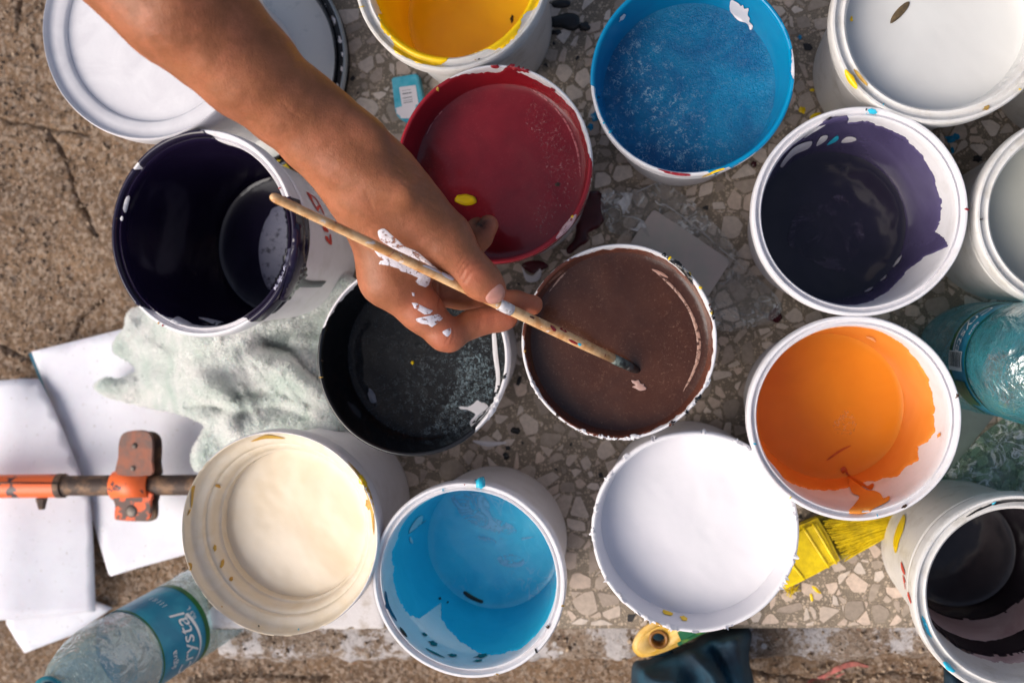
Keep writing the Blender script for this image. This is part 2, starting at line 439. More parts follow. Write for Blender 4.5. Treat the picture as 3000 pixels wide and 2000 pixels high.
# ------------------------------------------------------------------ buckets
H0 = 0.137
def prof(kind, rb, rbi):
    if kind == 'A':
        out = [(0, .003), (rb - .03, .003), (rb - .006, .006), (rb, .02), (.90, .80)]
        rim = [(.90, .80), (.95, .803), (.957, .812), (.957, .835), (.94, .845), (.94, .885), (.985, .892), (.998, .905), (1, .925), (1, .975), (.996, .992), (.985, 1.0), (.965, 1.0), (.954, .992), (.948, .978), (.938, .970), (.928, .972), (.922, .982), (.914, .984), (.905, .975), (.899, .955), (.893, .92)]
        inn = [(.893, .92), (.885, .80), (rbi, .035), (rbi - .03, .014), (0, .012)]
    elif kind == 'B':
        out = [(0, .003), (rb - .03, .003), (rb - .006, .006), (rb, .02), (.93, .84)]
        rim = [(.93, .84), (.975, .843), (.985, .85), (.985, .865), (.965, .875), (.965, .905), (.99, .912), (1, .925), (1, .98), (.996, .993), (.988, 1.0), (.972, 1.0), (.963, .993), (.957, .97), (.948, .93)]
        inn = [(.948, .93), (.925, .84), (rbi, .035), (rbi - .03, .014), (0, .012)]
    elif kind == 'L':
        out = [(0, .003), (rb - .03, .003), (rb - .006, .006), (rb, .02), (.93, .84)]
        rim = [(.93, .84), (.985, .845), (.996, .86), (1, .88), (1, .98), (.996, .994), (.988, 1.0), (.978, .996), (.970, .980), (.955, .972), (.90, .968), (.84, .962), (.822, .955), (.812, .935), (.806, .915), (.80, .91)]
        inn = [(.80, .91), (.79, .88), (rbi, .035), (rbi - .03, .014), (0, .012)]
    else:
        out = [(0, .003), (rb - .03, .003), (rb - .006, .006), (rb, .02), (.93, .82)]
        rim = [(.93, .82), (.97, .823), (.98, .83), (.98, .86), (.995, .868), (1, .88), (1, .985), (.997, .995), (.991, 1.0), (.984, .996), (.978, .98), (.965, .955), (.95, .94), (.885, .918), (.872, .912), (.866, .905), (.862, .892), (.856, .884), (.846, .882), (.835, .88), (.815, .865), (.802, .845), (.796, .82), (.785, .805), (.765, .80)]
        inn = [(.765, .80), (rbi, .035), (rbi - .03, .014), (0, .012)]
    return out, rim, inn
def dense(p, step):
    o = [p[0]]
    for a, b in zip(p, p[1:]):
        n = max(1, int(math.hypot(b[0] - a[0], b[1] - a[1]) / step))
        o += [(a[0] + (b[0] - a[0]) * k / n, a[1] + (b[1] - a[1]) * k / n) for k in range(1, n + 1)]
    return o
def interp_ang(ctrl, a):
    c = sorted((x % 360, y) for x, y in ctrl); c = [(c[-1][0] - 360, c[-1][1])] + c + [(c[0][0] + 360, c[0][1])]
    for (x0, y0), (x1, y1) in zip(c, c[1:]):
        if x0 <= a <= x1:
            t = (a - x0) / max(1e-9, x1 - x0); return y0 + (y1 - y0) * t
    return c[0][1]
class Bucket: pass
def bucket(px, py, rpx, kind, level, label, paint_mat, film_mat=None, film=None, h=H0, rb=.82, rbi=.78, mat=None, tilt=0, tiltax=(0, 1, 0),
           jag=.03, seed=1, ripple=.0002, meniscus=.0012, paint_name='paint', group='paint buckets on the terrazzo slab', extra_low=0, wob=1.0, name='paint_bucket', cat='paint bucket'):
    C = P(px, py, h); R = rpx * mpp(C); mat = mat or WHITE
    q = Quaternion(Vector(tiltax), math.radians(tilt)); base = C - q @ Vector((0, 0, h))
    t = thing(name, label, cat, base, group); t.rotation_mode = 'QUATERNION'; t.rotation_quaternion = q
    wide = kind == 'W'; kind = 'A' if wide else kind
    out, rim, inn = prof(kind, rb, rbi)
    if wide:
        w_ = lambda r: .95 - (.95 - r) * 2.05 if r < .95 else r
        rim = [p for p in rim if p[1] < .9 and p[0] > .93] and rim[:4] + [(w_(r) if z > .9 else r, z) for r, z in rim[4:]]; inn = [(w_(.893), .92), (w_(.885), .80)] + inn[2:]
    r_ = random.Random(seed * 31); p1, p2, p3 = [r_.random() * 6.28 for _ in range(3)]
    def rf(a, z): return 1 + wob * (.0045 * math.sin(2 * a + p1) + .0018 * math.sin(3 * a + p2) + .0007 * math.sin(11 * a + p3))
    S = lambda pr: [(r * R, z * h) for r, z in pr]
    Vo, Fo = lathe(S(dense(out, .1)), 144, rf=rf); Vi, Fi = lathe(S(dense(inn, .1)), 144, rf=rf)
    V, F = join([(Vo, Fo), (Vi, Fi)])
    wl = mesh_obj("wall", V, F, mat, t, local=True); wl.data.set_sharp_from_angle(angle=math.radians(35))
    V, F = lathe(S(rim), 192, rf=rf); rm = mesh_obj("rim", V, F, mat, t, local=True); rm.data.set_sharp_from_angle(angle=math.radians(50))
    # paint surface
    ip = dense(inn, .02)
    lr = next((r for r, z in ip if z <= level), rbi)
    if kind == 'L': lr = .809
    NR, NS = 26, 128; V = []; F = []
    for j in range(NR + 1):
        t_ = (j / NR) ** .8; r = lr * R * t_ + (.0003 if j == NR else 0)
        for i in range(NS):
            a = 2 * PI * i / NS; x, y = r * math.cos(a) * (rf(a, 0) if j else 1), r * math.sin(a) * (rf(a, 0) if j else 1)
            e = (lr * R - r) / .0035
            zz = level * h + meniscus * math.exp(-max(0, e) * 1.6) + ripple * mnoise.noise(Vector((x * 40 + seed, y * 40, 0))) * 3 + ripple * .6 * mnoise.noise(Vector((x * 140 + seed, y * 140, 3)))
            V.append((x, y, zz))
    for j in range(NR):
        for i in range(NS):
            k = (i + 1) % NS; F.append((j * NS + i, (j + 1) * NS + i, (j + 1) * NS + k, j * NS + k))
    pt = mesh_obj(paint_name, V, F, paint_mat, t, local=True)
    B = Bucket(); B.root = t; B.wall = wl; B.rim = rm; B.paint = pt; B.R = R; B.h = h; B.lr = lr; B.level = level; B.films = []
    B.rf = rf
    # film path: 0 level, 1 top of the inner wall, 2 outer edge of the rim, 3 below the collar
    down = [(r, z) for r, z in inn if z > level]; wallup = [(lr, level)] + down[::-1] if level < inn[0][1] else [(lr, level), (lr + .002, level + .004)]
    ri = rim[::-1]; k = next(i for i, (r, z) in enumerate(ri) if r >= .9999)
    acr = ri[:k + 1]; dn = ri[k:] + [(.90, .80 - .02), (.885, .64)]
    B.segs = [dense(wallup, .03), dense(acr, .02), dense(dn, .03)]
    def at(s):
        i = min(2, int(s)); f = min(1, s - i); p = B.segs[i]; x = f * (len(p) - 1); a = int(x); b = min(len(p) - 1, a + 1); u = x - a
        return p[a][0] + (p[b][0] - p[a][0]) * u, p[a][1] + (p[b][1] - p[a][1]) * u
    B.at = at
    def add_film(ctrl, fm, jag=.03, low=0.0, off=.0004, name='paint_film', sd=seed, rows=44, a0=0, a1=360, lowctrl=None):
        n = int(420 * (a1 - a0) / 360); V = []; F = []; nv = VN(sd + 50); full = (a1 - a0) >= 360
        grid = sorted({round(k + i / (len(B.segs[k]) - 1), 5) for k in (0, 1, 2) for i in range(len(B.segs[k]))})
        S1 = []; LO = []
        for i in range(n + (0 if full else 1)):
            ad = a0 + (a1 - a0) * i / n; a = math.radians(ad)
            s1 = interp_ang(ctrl, ad % 360); cx, sy = math.cos(a) * 6, math.sin(a) * 6
            nn = float(nv(np.array([cx * 2 + 30]), np.array([sy * 2 + 30]))[0]) - .5 + .5 * (float(nv(np.array([cx * 7 + 90]), np.array([sy * 7 + 30]))[0]) - .5)
            s1 = max(low + .02, s1 + nn * jag * 2); lo = low if not lowctrl else interp_ang(lowctrl, ad % 360) - nn * jag
            S1.append(min(2.98, max(s1, lo + .005))); LO.append(lo)
        grid = [g for g in grid if min(LO) < g < max(S1)]; grid = [-1] + grid + [9]; m = len(grid)
        for i in range(len(S1)):
            a = math.radians(a0 + (a1 - a0) * i / n)
            for g in grid:
                s = min(S1[i], max(LO[i], g)); r, z = at(s); r2, z2 = at(min(2.999, s + .012)); r1, z1 = at(max(0, s - .012))
                tx, tz = (r2 - r1) * R, (z2 - z1) * h; L = math.hypot(tx, tz) or 1; nx, nz = -tz / L, tx / L
                thk = off * (-.4 if g >= S1[i] else 1)
                rr = (r * R) * rf(a, 0) + nx * thk; V.append((rr * math.cos(a), rr * math.sin(a), z * h + nz * thk))
        N = n
        for i in range(N):
            k = (i + 1) % n if full else i + 1
            for j in range(m - 1):
                if grid[j] >= max(S1[i], S1[k]) or grid[j + 1] <= min(LO[i], LO[k]): continue
                F.append((i * m + j, i * m + j + 1, k * m + j + 1, k * m + j))
        o = mesh_obj(name, V, F, fm, t, local=True); o.data.set_sharp_from_angle(angle=math.radians(60)); B.films.append(o); return o
    B.add_film = add_film
    if film: add_film(film, film_mat, jag)
    return B

yellow_m = m_paint("yellow paint", (250, 208, 12), (240, 190, 4), .3, 30, .6, .12, .35)
yellow_s = m_paint("bright yellow paint", (238, 205, 10), (225, 180, 5), .35, 80, .5, .3, .2)
blue_f = m_paint("blue paint film", (0, 138, 186), (0, 116, 170), .25, 30, .6, .15, .5)
blue_p = m_skin_paint("blue paint", (0, 92, 142), (0, 132, 180), (196, 228, 236), .22, 1.0, 300, .12, 330, (-.85, -.5), .034)
red_f = m_paint("red paint film", (150, 30, 42), (124, 20, 32), .2, 30, .6, .15, .6)
red_p = m_skin_paint("red paint", (116, 18, 30), (138, 26, 38), (175, 80, 85), .045, .10, 300, .14, 1200)
purp_f = m_paint("purple paint film", (92, 84, 122), (62, 54, 88), .16, 14, .8, .1, .8)
purp_p = m_paint("dark purple paint", (34, 28, 46), (24, 19, 34), .12, 20, .7, .08, .8)
navy_f = m_paint("deep violet paint film", (34, 26, 52), (24, 18, 40), .14, 20, .7, .1, .8)
black_f = m_paint("black paint film", (20, 21, 25), (12, 13, 16), .16, 30, .6, .15, .8)
black_p = m_skin_paint("black paint", (10, 14, 18), (18, 24, 30), (150, 168, 176), .26, 1.0, 420, .16, 360, (.5, -.35), .03)
brown_f = m_paint("brown paint film", (112, 64, 48), (84, 46, 36), .2, 40, .7, .2, .6)
brown_p = m_skin_paint("brown paint", (58, 33, 24), (74, 43, 30), (150, 112, 92), .07, .12, 160, .12, 900)
orange_f = m_paint("orange paint film", (236, 150, 66), (226, 132, 44), .26, 26, .6, .1, .4)
orange_p = m_paint("orange paint", (224, 140, 20), (234, 152, 30), .3, 22, .7, .1, .35)
orange_d = m_paint("dark orange drips", (196, 92, 18), (180, 78, 12), .3, 60, .6, .1, .35)
sky_f = m_paint("light blue paint", (58, 196, 226), (36, 178, 214), .26, 24, .7, .15, .4)
sky_p = m_skin_paint("settled light blue paint", (96, 212, 234), (66, 196, 226), (165, 212, 232), .10, .2, 60, .22, 60)
cream_p = m_paint("cream paint", (236, 222, 200), (226, 206, 172), .3, 12, .8, .12, .35)
cream_f = m_paint("cream paint film", (228, 216, 198), (218, 200, 170), .35, 70, .6, .4, .2)
milk_p = m_paint("white liquid paint", (228, 225, 230), (214, 214, 217), .3, 9, .7, .15, .35)
grey_p = m_paint("greyish white paint", (212, 212, 210), (202, 200, 198), .3, 14, .6, .1, .4)
wash_f = m_paint("thin brownish wash", (158, 134, 138), (196, 180, 184), .3, 26, .9, .2, .4)
dkgr_p = m_paint("charcoal paint", (42, 38, 42), (54, 50, 54), .16, 26, .6, .1, .7)
dkgr_f = m_paint("charcoal paint film", (36, 30, 36), (48, 40, 46), .16, 26, .6, .1, .7)
stain_m = m_paint("ochre stain", (196, 160, 70), (180, 130, 60), .45, 90, .8, .2, 0)
black_s = m_simple("black drip", (14, 14, 18), None, .3)
brn_s = m_simple("dark brown scab", (70, 48, 34), (48, 32, 22), .5)
green_s = m_simple("dull green drip", (20, 110, 110), (14, 92, 96), .4)
reflect_m = m_simple("painted pale reflection", (150, 150, 172), (64, 62, 84), .35, 130, bump=.8, lo=.54, hi=.66)  # pale reflection on the paint skin, painted as mottled colour

Bk = {}
Bk['yellow'] = bucket(1320, -90, 295, 'W', .30, "white bucket of yellow paint cut off by the top edge of the photo", yellow_m, yellow_m,
    [(90, 1.0), (200, 1.05), (225, 1.35), (236, 1.8), (250, 1.75), (262, 1.5), (270, 1.15), (280, 1.05), (290, 1.2), (303, 1.6), (315, 1.55), (325, 1.3), (340, 1.7), (0, 2.1)], jag=.12, seed=2, mat=WHITE2)
Bk['blue'] = bucket(2026, 218, 296, 'B', .70, "white bucket of bright blue paint whose surface is full of pale bubbles and painted glints", blue_p, blue_f,
    [(0, 1.5), (20, 1.9), (45, 1.9), (60, 2.3), (120, 2.5), (182, 2.4), (186, 1.25), (192, 1.5), (203, 1.5), (210, 1.15), (235, 1.05), (268, 1.05), (274, 1.1), (284, 2.1), (291, 1.7), (294, 2.1), (300, 1.9), (312, 2.05), (330, 2.1), (345, 1.9)], jag=.08, seed=3, rbi=.77)
Bk['red'] = bucket(1445, 481, 290, 'B', .78, "bucket brimful of dark red paint with one yellow drop floating in it", red_p, red_f,
    [(0, 1.95), (5, 1.5), (14, 1.3), (22, 1.15), (32, 1.4), (40, 1.15), (60, 1.15), (75, 1.25), (82, 1.6), (86, 1.2), (100, 1.2), (115, 1.6), (130, 2.2), (180, 2.4), (270, 2.4), (312, 2.2), (340, 2.3)], jag=.14, seed=4)
Bk['purple'] = bucket(2516, 620, 307, 'A', .30, "white bucket with purple smeared wall and nearly black paint, above the orange one", purp_p, purp_f,
    [(0, .80), (-10, .70), (-16, .95), (-22, 1.1), (-27, .62), (-40, .42), (-55, .50), (-75, .72), (-90, .82), (-120, .93), (-150, .99), (180, 1.0), (140, 1.0), (118, .98), (108, 1.55), (98, 1.5), (94, .98), (80, .97), (60, .90), (40, .84), (20, .80)], jag=.035, seed=5)
Bk['violet'] = bucket(588, 684, 305, 'A', .17, "tilted bucket of blackish violet paint leaning on the towel, left of the hand", navy_f, navy_f,
    [(0, 2.7), (10, 2.6), (18, 2.2), (22, 1.15), (45, 1.0), (78, 1.0), (84, 1.6), (95, 2.3), (132, 2.3), (136, 1.4), (142, 2.3), (215, 2.3), (235, 1.35), (250, 1.02), (285, 1.0), (298, 1.2), (303, 2.2), (308, 2.6), (330, 2.9), (345, 2.75)], jag=.06, seed=6, tilt=-7, rb=.80, rbi=.76)
Bk['black'] = bucket(1205, 1050, 287, 'B', .66, "bucket of lumpy black paint just under the fingers", black_p, black_f,
    [(0, 1.1), (15, 1.1), (40, 1.1), (60, 1.6), (120, 1.6), (132, 1.3), (160, 1.5), (172, 2.3), (300, 2.4), (310, 1.9), (318, 1.2), (328, 1.05), (345, 1.05)], jag=.12, seed=7, rbi=.80)
Bk['brown'] = bucket(1811, 1002, 287, 'B', .88, "bucket brimful of brown paint that the brush is dipped into", brown_p, brown_f,
    [(0, 1.4), (30, 1.25), (50, 1.2), (62, 1.35), (80, 1.2), (110, 1.3), (125, 1.9), (180, 1.6), (215, 1.35), (240, 1.6), (265, 1.8), (300, 1.35), (330, 1.5)], jag=.16, seed=8)
Bk['orange'] = bucket(2500, 1226, 303, 'A', .38, "white bucket of orange paint with drips on the lower wall", orange_p, orange_f,
    [(0, .74), (20, .76), (33, .82), (45, .80), (58, .90), (75, .98), (95, 1.0), (180, 1.02), (205, .98), (225, .88), (240, .70), (255, .52), (268, .42), (278, .35), (292, .30), (304, .45), (312, .60), (320, .58), (328, .70), (336, .52), (341, .70), (350, .78)], jag=.035, seed=9, rbi=.74)
Bk['cream'] = bucket(815, 1563, 301, 'C', .74, "bucket of cream paint with a stepped rim beside the towel", cream_p, cream_f,
    [(0, 1.8), (60, 1.72), (90, 1.8), (180, 1.96), (270, 1.96)], jag=.03, seed=10, rbi=.72, rb=.84)
Bk['sky'] = bucket(1370, 1700, 289, 'A', .14, "nearly empty white bucket with light blue paint smeared inside", sky_p, sky_f,
    [(0, .99), (40, 1.0), (90, 1.0), (120, .99), (150, .93), (160, .86), (168, .92), (180, .84), (200, .86), (216, .82), (223, .75), (229, .28), (236, .50), (248, .62), (262, .74), (275, .84), (288, .90), (305, .97), (335, .99)], jag=.022, seed=11, h=.132, rb=.86, rbi=.79)
Bk['white'] = bucket(2033, 1558, 297, 'B', .82, "bucket full of plain white paint with a lumpy rim beside the yellow brush", milk_p, milk_p,
    [(0, 2.4), (90, 2.2), (180, 1.9), (270, 2.3)], jag=.2, seed=12, h=.130, rb=.90, wob=2.2, ripple=.0003)
Bk['topright'] = bucket(2765, 45, 318, 'W', .84, "white bucket of pale grey paint with a floating dry leaf", grey_p, grey_p,
    [(0, 1.0), (90, 1.0), (180, 1.0), (270, 1.0)], jag=.03, seed=13, mat=WHITE2, rb=.82)
Bk['rightmid'] = bucket(3177, 621, 300, 'W', .80, "white bucket of greyish paint cut off at the middle of the right edge", m_paint("dull grey green paint", (176, 176, 166), (166, 166, 156), .35, 30, .6, .1, .2), None, None, seed=14, mat=WHITE2, rb=.82)
Bk['corner'] = bucket(3404, 40, 300, 'A', .6, "grey shaded bucket peeking in at the upper right corner", grey_p, None, None, seed=15, mat=WHITE2)
Bk['charcoal'] = bucket(2990, 1750, 302, 'W', .10, "bucket with a little charcoal paint and brownish walls in the lower right corner", dkgr_p, wash_f,
    [(0, .9), (180, .6), (270, .82)], jag=.02, seed=16, rbi=.66, rb=.80, mat=WHITE2)
Bk['charcoal'].add_film([(0, .30), (90, .9), (140, .9), (180, .5), (230, .26), (270, .22)], dkgr_f, .012, off=.0008)
Bk['charcoal'].add_film([(200, .70), (240, .78), (300, .72), (345, .60)], dkgr_f, .02, off=.0009, a0=200, a1=345, lowctrl=[(200, .62), (240, .56), (300, .52), (345, .58)], name='dark_smear')
Bk['pot'] = bucket(430, 75, 333, 'L', .93, "broad white pot filled to the brim with white paint under the forearm", WPAINT, None, None, seed=17, rb=.72, mat=WPAINT, ripple=.0001)

# big black rimmed lid under the white pot
def big_lid():
    C = P(690, 185, .012); R = 335 * mpp(C)
    t = thing("bucket_lid", "large paint stained white lid with a glossy black edge under the white pot", "lid", (C.x, C.y, .0005))
    pan = [(0, .0045), (.86, .0045), (.885, .006)]; V, F = lathe([(r * R, z) for r, z in dense(pan, .05)], 144)
    mesh_obj("lid_top", V, F, m_simple("mottled white lid", (226, 228, 226), (170, 180, 178), .5, 70, bump=.3, lo=.52, hi=.78), t, local=True)
    ring = [(.885, .006), (.90, .013), (.915, .0155), (.93, .0155), (.94, .0125), (.95, .0125), (.96, .0145), (.978, .0145), (.992, .012), (1.0, .008), (1.0, .001), (0, .0005)]
    V, F = lathe([(r * R, z) for r, z in ring], 160); o = mesh_obj("lid_edge", V, F, m_simple("black edge paint", (16, 20, 26), None, .22, bump=.1), t, local=True); o.data.set_sharp_from_angle(angle=math.radians(40))
    V, F = lathe([(r * R, z) for r, z in [(.985, .0148), (.992, .0153), (1.003, .0135), (1.006, .009), (1.0, .008)]], 160); mesh_obj("edge_line", V, F, m_simple("grey edge line", (150, 158, 165), None, .35), t, local=True)
    b = bvh_of([o])
    for i, (x, y, a_, rr) in enumerate([(978, 62, 8, 14), (996, 118, 6, 11), (1004, 160, 5, 7), (1002, 205, 5, 9), (955, 18, 4, 6), (990, 250, 4, 5)]):
        patch("paint_drop", blob(x, y, a_ * .6, rr, -12, i), b, WPAINT, t, .0006, 4)
    return t
lid = big_lid()

PK = m_simple("faded pink stain", (186, 104, 98), (150, 96, 84), .85, 160, bump=.8)
gb = bvh_of([ground]); patch("pink_stain", stripe([(2370, 1998), (2420, 1975), (2460, 1955), (2500, 1942), (2540, 1950)], [5, 12, 16, 14, 4]), gb, PK, ground, .0003, 6, base=.0012)
patch("pink_stain", stripe([(2395, 1990), (2430, 1988), (2470, 1970)], [4, 8, 3]), gb, PK, ground, .0003, 6, base=.0012)
# loose grit and small stones lying on the concrete
def grit(n, reg, zb, seed, parent):
    r = random.Random(seed); V = []; F = []
    for k in range(n):
        x, y = reg[0] + (reg[2] - reg[0]) * r.random(), reg[1] + (reg[3] - reg[1]) * r.random(); c = P(x, y, zb); s = .0007 + .0022 * r.random() ** 4
        b = len(V); m_ = 5
        V += [c + Vector((s * (.7 + .5 * r.random()) * math.cos(2 * PI * i / m_ + k), s * (.7 + .5 * r.random()) * math.sin(2 * PI * i / m_ + k), -.001)) for i in range(m_)]
        V += [V[b + i] * .5 + (c * .5) + Vector((0, 0, s * (.5 + .6 * r.random()))) for i in range(m_)]
        F += [tuple(b + m_ + i for i in range(m_))] + [(b + i, b + (i + 1) % m_, b + m_ + (i + 1) % m_, b + m_ + i) for i in range(m_)]
    o = mesh_obj("grit", V, F, m_simple("grit %d" % seed, (182, 160, 138), (92, 76, 62), .8, 200, bump=.4), parent, smooth=False); o['kind'] = 'stuff'
grit(2600, (-60, -60, 640, 1120), GZ + .0006, 3, ground); grit(900, (250, 1500, 760, 1990), GZ + .0006, 4, ground); grit(260, (640, 1850, 3000, 1945), LZ + .001, 6, ledge); grit(600, (500, 1950, 3000, 2020), GZ + .0006, 8, ground)

# ------------------------------------------------------------------ paint drips, flakes and painted glints on the buckets
def bb(k): B = Bk[k]; return bvh_of([B.wall, B.rim, B.paint] + B.films)
def marks(key, items):
    """items: (part name, material, outline, thickness)"""
    b = bb(key)
    for it in items:
        nm, m, poly = it[:3]; th = it[3] if len(it) > 3 else .0005
        st = it[4] if len(it) > 4 else 6
        patch(nm, poly, b, m, Bk[key].root, th, st)
Z = lambda x0, y0, s, pts: [(x0 + x / s, y0 + y / s) for x, y in pts]
marks('red', [('yellow_drop', yellow_s, blob(1365, 586, 33, 16, 4, 3, 16, .06), .0016, 5),
    ('speck', brn_s, blob(1634, 541, 7, 7, 0, 4), .0005, 4),
    ('rim_drip', red_f, blob(1448, 192, 14, 6, 10, 5), .0008, 4), ('rim_drip', red_f, blob(1505, 198, 22, 8, 15, 6, 14, .35), .001, 4),
    ('rim_drip', red_f, blob(1535, 205, 16, 5, 20, 8), .0008, 4), ('rim_drip', red_f, blob(1620, 262, 9, 5, 40, 9), .0008, 4)])
marks('blue', [('pale_flake_glint', WPAINT, Z(2000, 0, 2.24, [(318, 0), (345, 5), (372, 22), (385, 38), (398, 30), (408, 55), (436, 52), (430, 95), (444, 118), (440, 140), (466, 170), (444, 200), (430, 165), (405, 148), (372, 140), (338, 110), (312, 60)]), .0003),  # pale patches on the buckets: dried flakes and painted reflections
    ('pale_flake_glint', WPAINT, blob(1822, 51, 14, 5, -50, 3), .0003, 4),
    ('red_streak', red_f, stripe([(1930, 497), (1960, 505), (1990, 510), (2020, 512)], [2, 5, 6, 3]), .0004, 4),
    ('green_streak', yellow_m, stripe([(2060, 516), (2100, 500), (2120, 494)], [2, 4, 2]), .0003, 4)])
marks('purple', [('pale_flake_glint', WPAINT, Z(2000, 0, 2.24, [(640, 1075), (700, 990), (760, 945), (845, 922), (830, 965), (780, 990), (735, 1010), (690, 1050), (650, 1095)]), .0003),
    ('pale_flake_glint', WPAINT, Z(2000, 0, 2.24, [(875, 950), (905, 893), (950, 885), (940, 915), (900, 945)]), .0003),
    ('pale_flake_glint', WPAINT, Z(2000, 0, 2.24, [(1040, 930), (1075, 895), (1125, 896), (1140, 915), (1095, 930)]), .0003),
    ('pale_flake_glint', sky_f, Z(2000, 0, 2.24, [(945, 945), (1000, 893), (1022, 890), (1018, 915), (975, 940)]), .0003),
    ('pale_flake_glint', WPAINT, stripe([(2358, 400), (2390, 378), (2415, 365)], [2, 7, 2]), .0003, 4),
    ('blue_spot', sky_f, blob(2556, 326, 13, 6, 5, 5), .0005, 4),
    ('pale_flake_glint', WPAINT, stripe([(2619, 782), (2632, 766), (2642, 751)], [2, 8, 3]), .0003, 4),
    ('pale_flake_glint', WPAINT, stripe([(2582, 823), (2592, 815), (2598, 808)], [2, 5, 2]), .0003, 4),
    ('pale_flake_glint', WPAINT, stripe([(2535, 856), (2548, 850), (2558, 843)], [2, 7, 2]), .0003, 4)])
V1 = lambda pts: Z(0, 0, 2.24, pts); V2 = lambda pts: Z(0, 650, 2.24, pts)
marks('violet', [('painted_reflection', reflect_m, Z(0, 0, 2.24, [(1790, 1370), (1850, 1352), (1890, 1390), (1912, 1470), (1912, 1560), (1900, 1640), (1880, 1740), (1850, 1850), (1780, 1912), (1730, 1830), (1708, 1740), (1700, 1640), (1712, 1550), (1740, 1460), (1770, 1410)]), .0004),
    ('pale_flake_glint', WPAINT, V1([(810, 1385), (820, 1330), (838, 1285), (850, 1290), (842, 1330), (825, 1390)]), .0003, 4),
    ('pale_flake_glint', WPAINT, blob(357, 641, 3, 6, 10, 3), .0003, 3),
    ('pale_flake_glint', WPAINT, V2([(1160, 625), (1200, 640), (1255, 668), (1240, 678), (1190, 675), (1120, 655)]), .0003, 4),
    ('pale_flake_glint', WPAINT, V2([(1300, 632), (1360, 636), (1480, 668), (1460, 680), (1400, 676), (1350, 655)]), .0003, 4),
    ('blue_spot', sky_f, blob(400, 447, 9, 5, -30, 3), .0005, 4), ('pale_flake_glint', WPAINT, blob(382, 460, 9, 6, -30, 4), .0005, 4),
    ('thick_drip', navy_f, Z(780, 460, 3.92, [(335, 770), (370, 748), (405, 770), (432, 830), (438, 950), (430, 1080), (455, 1190), (440, 1280), (405, 1350), (395, 1420), (340, 1475), (310, 1560), (250, 1640), (150, 1640), (200, 1480), (260, 1280), (300, 1050), (310, 880)]), .002)])
marks('black', [('yellow_drop', yellow_s, blob(1209, 1062, 5, 5, 0, 3), .0012, 2.5),
    ('white_smear', WPAINT, Z(1340, 1140, 1.9, [(10, 95), (60, 95), (90, 80), (110, 60), (130, 70), (160, 80), (180, 100), (200, 85), (190, 110), (160, 130), (120, 160), (100, 190), (80, 210), (70, 180), (100, 140), (60, 115), (20, 110)]), .0004),
    ('white_smear', WPAINT, stripe([(1447, 970), (1452, 1040), (1460, 1110), (1450, 1180), (1430, 1240), (1400, 1290)], [10, 14, 12, 16, 18, 4]), .0004),
    ('grey_smear', m_simple("grey smear", (150, 160, 168), (110, 120, 130), .4), blob(1092, 1160, 10, 26, -20, 4), .0004)])
marks('brown', [('pale_flake_glint', m_simple("pinkish flake", (176, 140, 130), None, .3), blob(1872, 1128, 20, 10, 20, 5, 14, .5), .0004, 5), ('pale_flake_glint', m_simple("painted pink highlight", (170, 130, 115), None, .3), stripe([(1912, 790), (1935, 800), (1955, 812)], [4, 9, 4]), .0003, 4),  # the upper pink stripe is a painted highlight
    ('yellow_drop', yellow_s, blob(1962, 754, 6, 7, 20, 3), .0008, 3), ('yellow_drop', yellow_s, blob(2054, 842, 6, 6, 0, 4), .0008, 3),
    ('blue_spot', sky_f, blob(1912, 722, 14, 4, 20, 4), .0005, 4), ('yellow_drop', yellow_s, stripe([(2000, 778), (2012, 795), (2022, 805)], [3, 6, 3]), .0006, 4),
    ('black_drip', black_s, stripe([(1900, 722), (1940, 740), (1980, 765), (2010, 795), (2030, 830)], [4, 14, 18, 14, 4]), .0008, 5)])
marks('orange', [('dark_drip', orange_d, Z(2000, 1300, 2.24, [(1035, 165), (1055, 145), (1075, 160), (1090, 195), (1140, 235), (1190, 262), (1215, 280), (1245, 262), (1258, 275), (1240, 305), (1200, 290), (1140, 262), (1085, 215), (1065, 185), (1050, 195)]), .0005, 5),
    ('dark_drip', orange_d, stripe([(2425, 1345), (2460, 1320), (2490, 1305)], [4, 7, 3]), .0004, 5),
    ('drip', orange_f, Z(2000, 1300, 2.24, [(1090, 220), (1200, 300), (1260, 310), (1300, 330), (1320, 360), (1360, 345), (1350, 380), (1270, 420), (1190, 455), (1090, 450), (1120, 410), (1160, 350), (1110, 320)]), .0004, 6),
    ('drip', orange_f, blob(2753, 1275, 8, 4, -60, 3), .0005, 3), ('scab', brn_s, blob(2650, 1483, 9, 3, -30, 3), .0005, 3),
    ('pale_flake_glint', m_simple("pale orange flake glint", (236, 180, 130), None, .35), stripe([(2540, 985), (2555, 990), (2566, 998)], [3, 7, 3]), .0003, 4)])
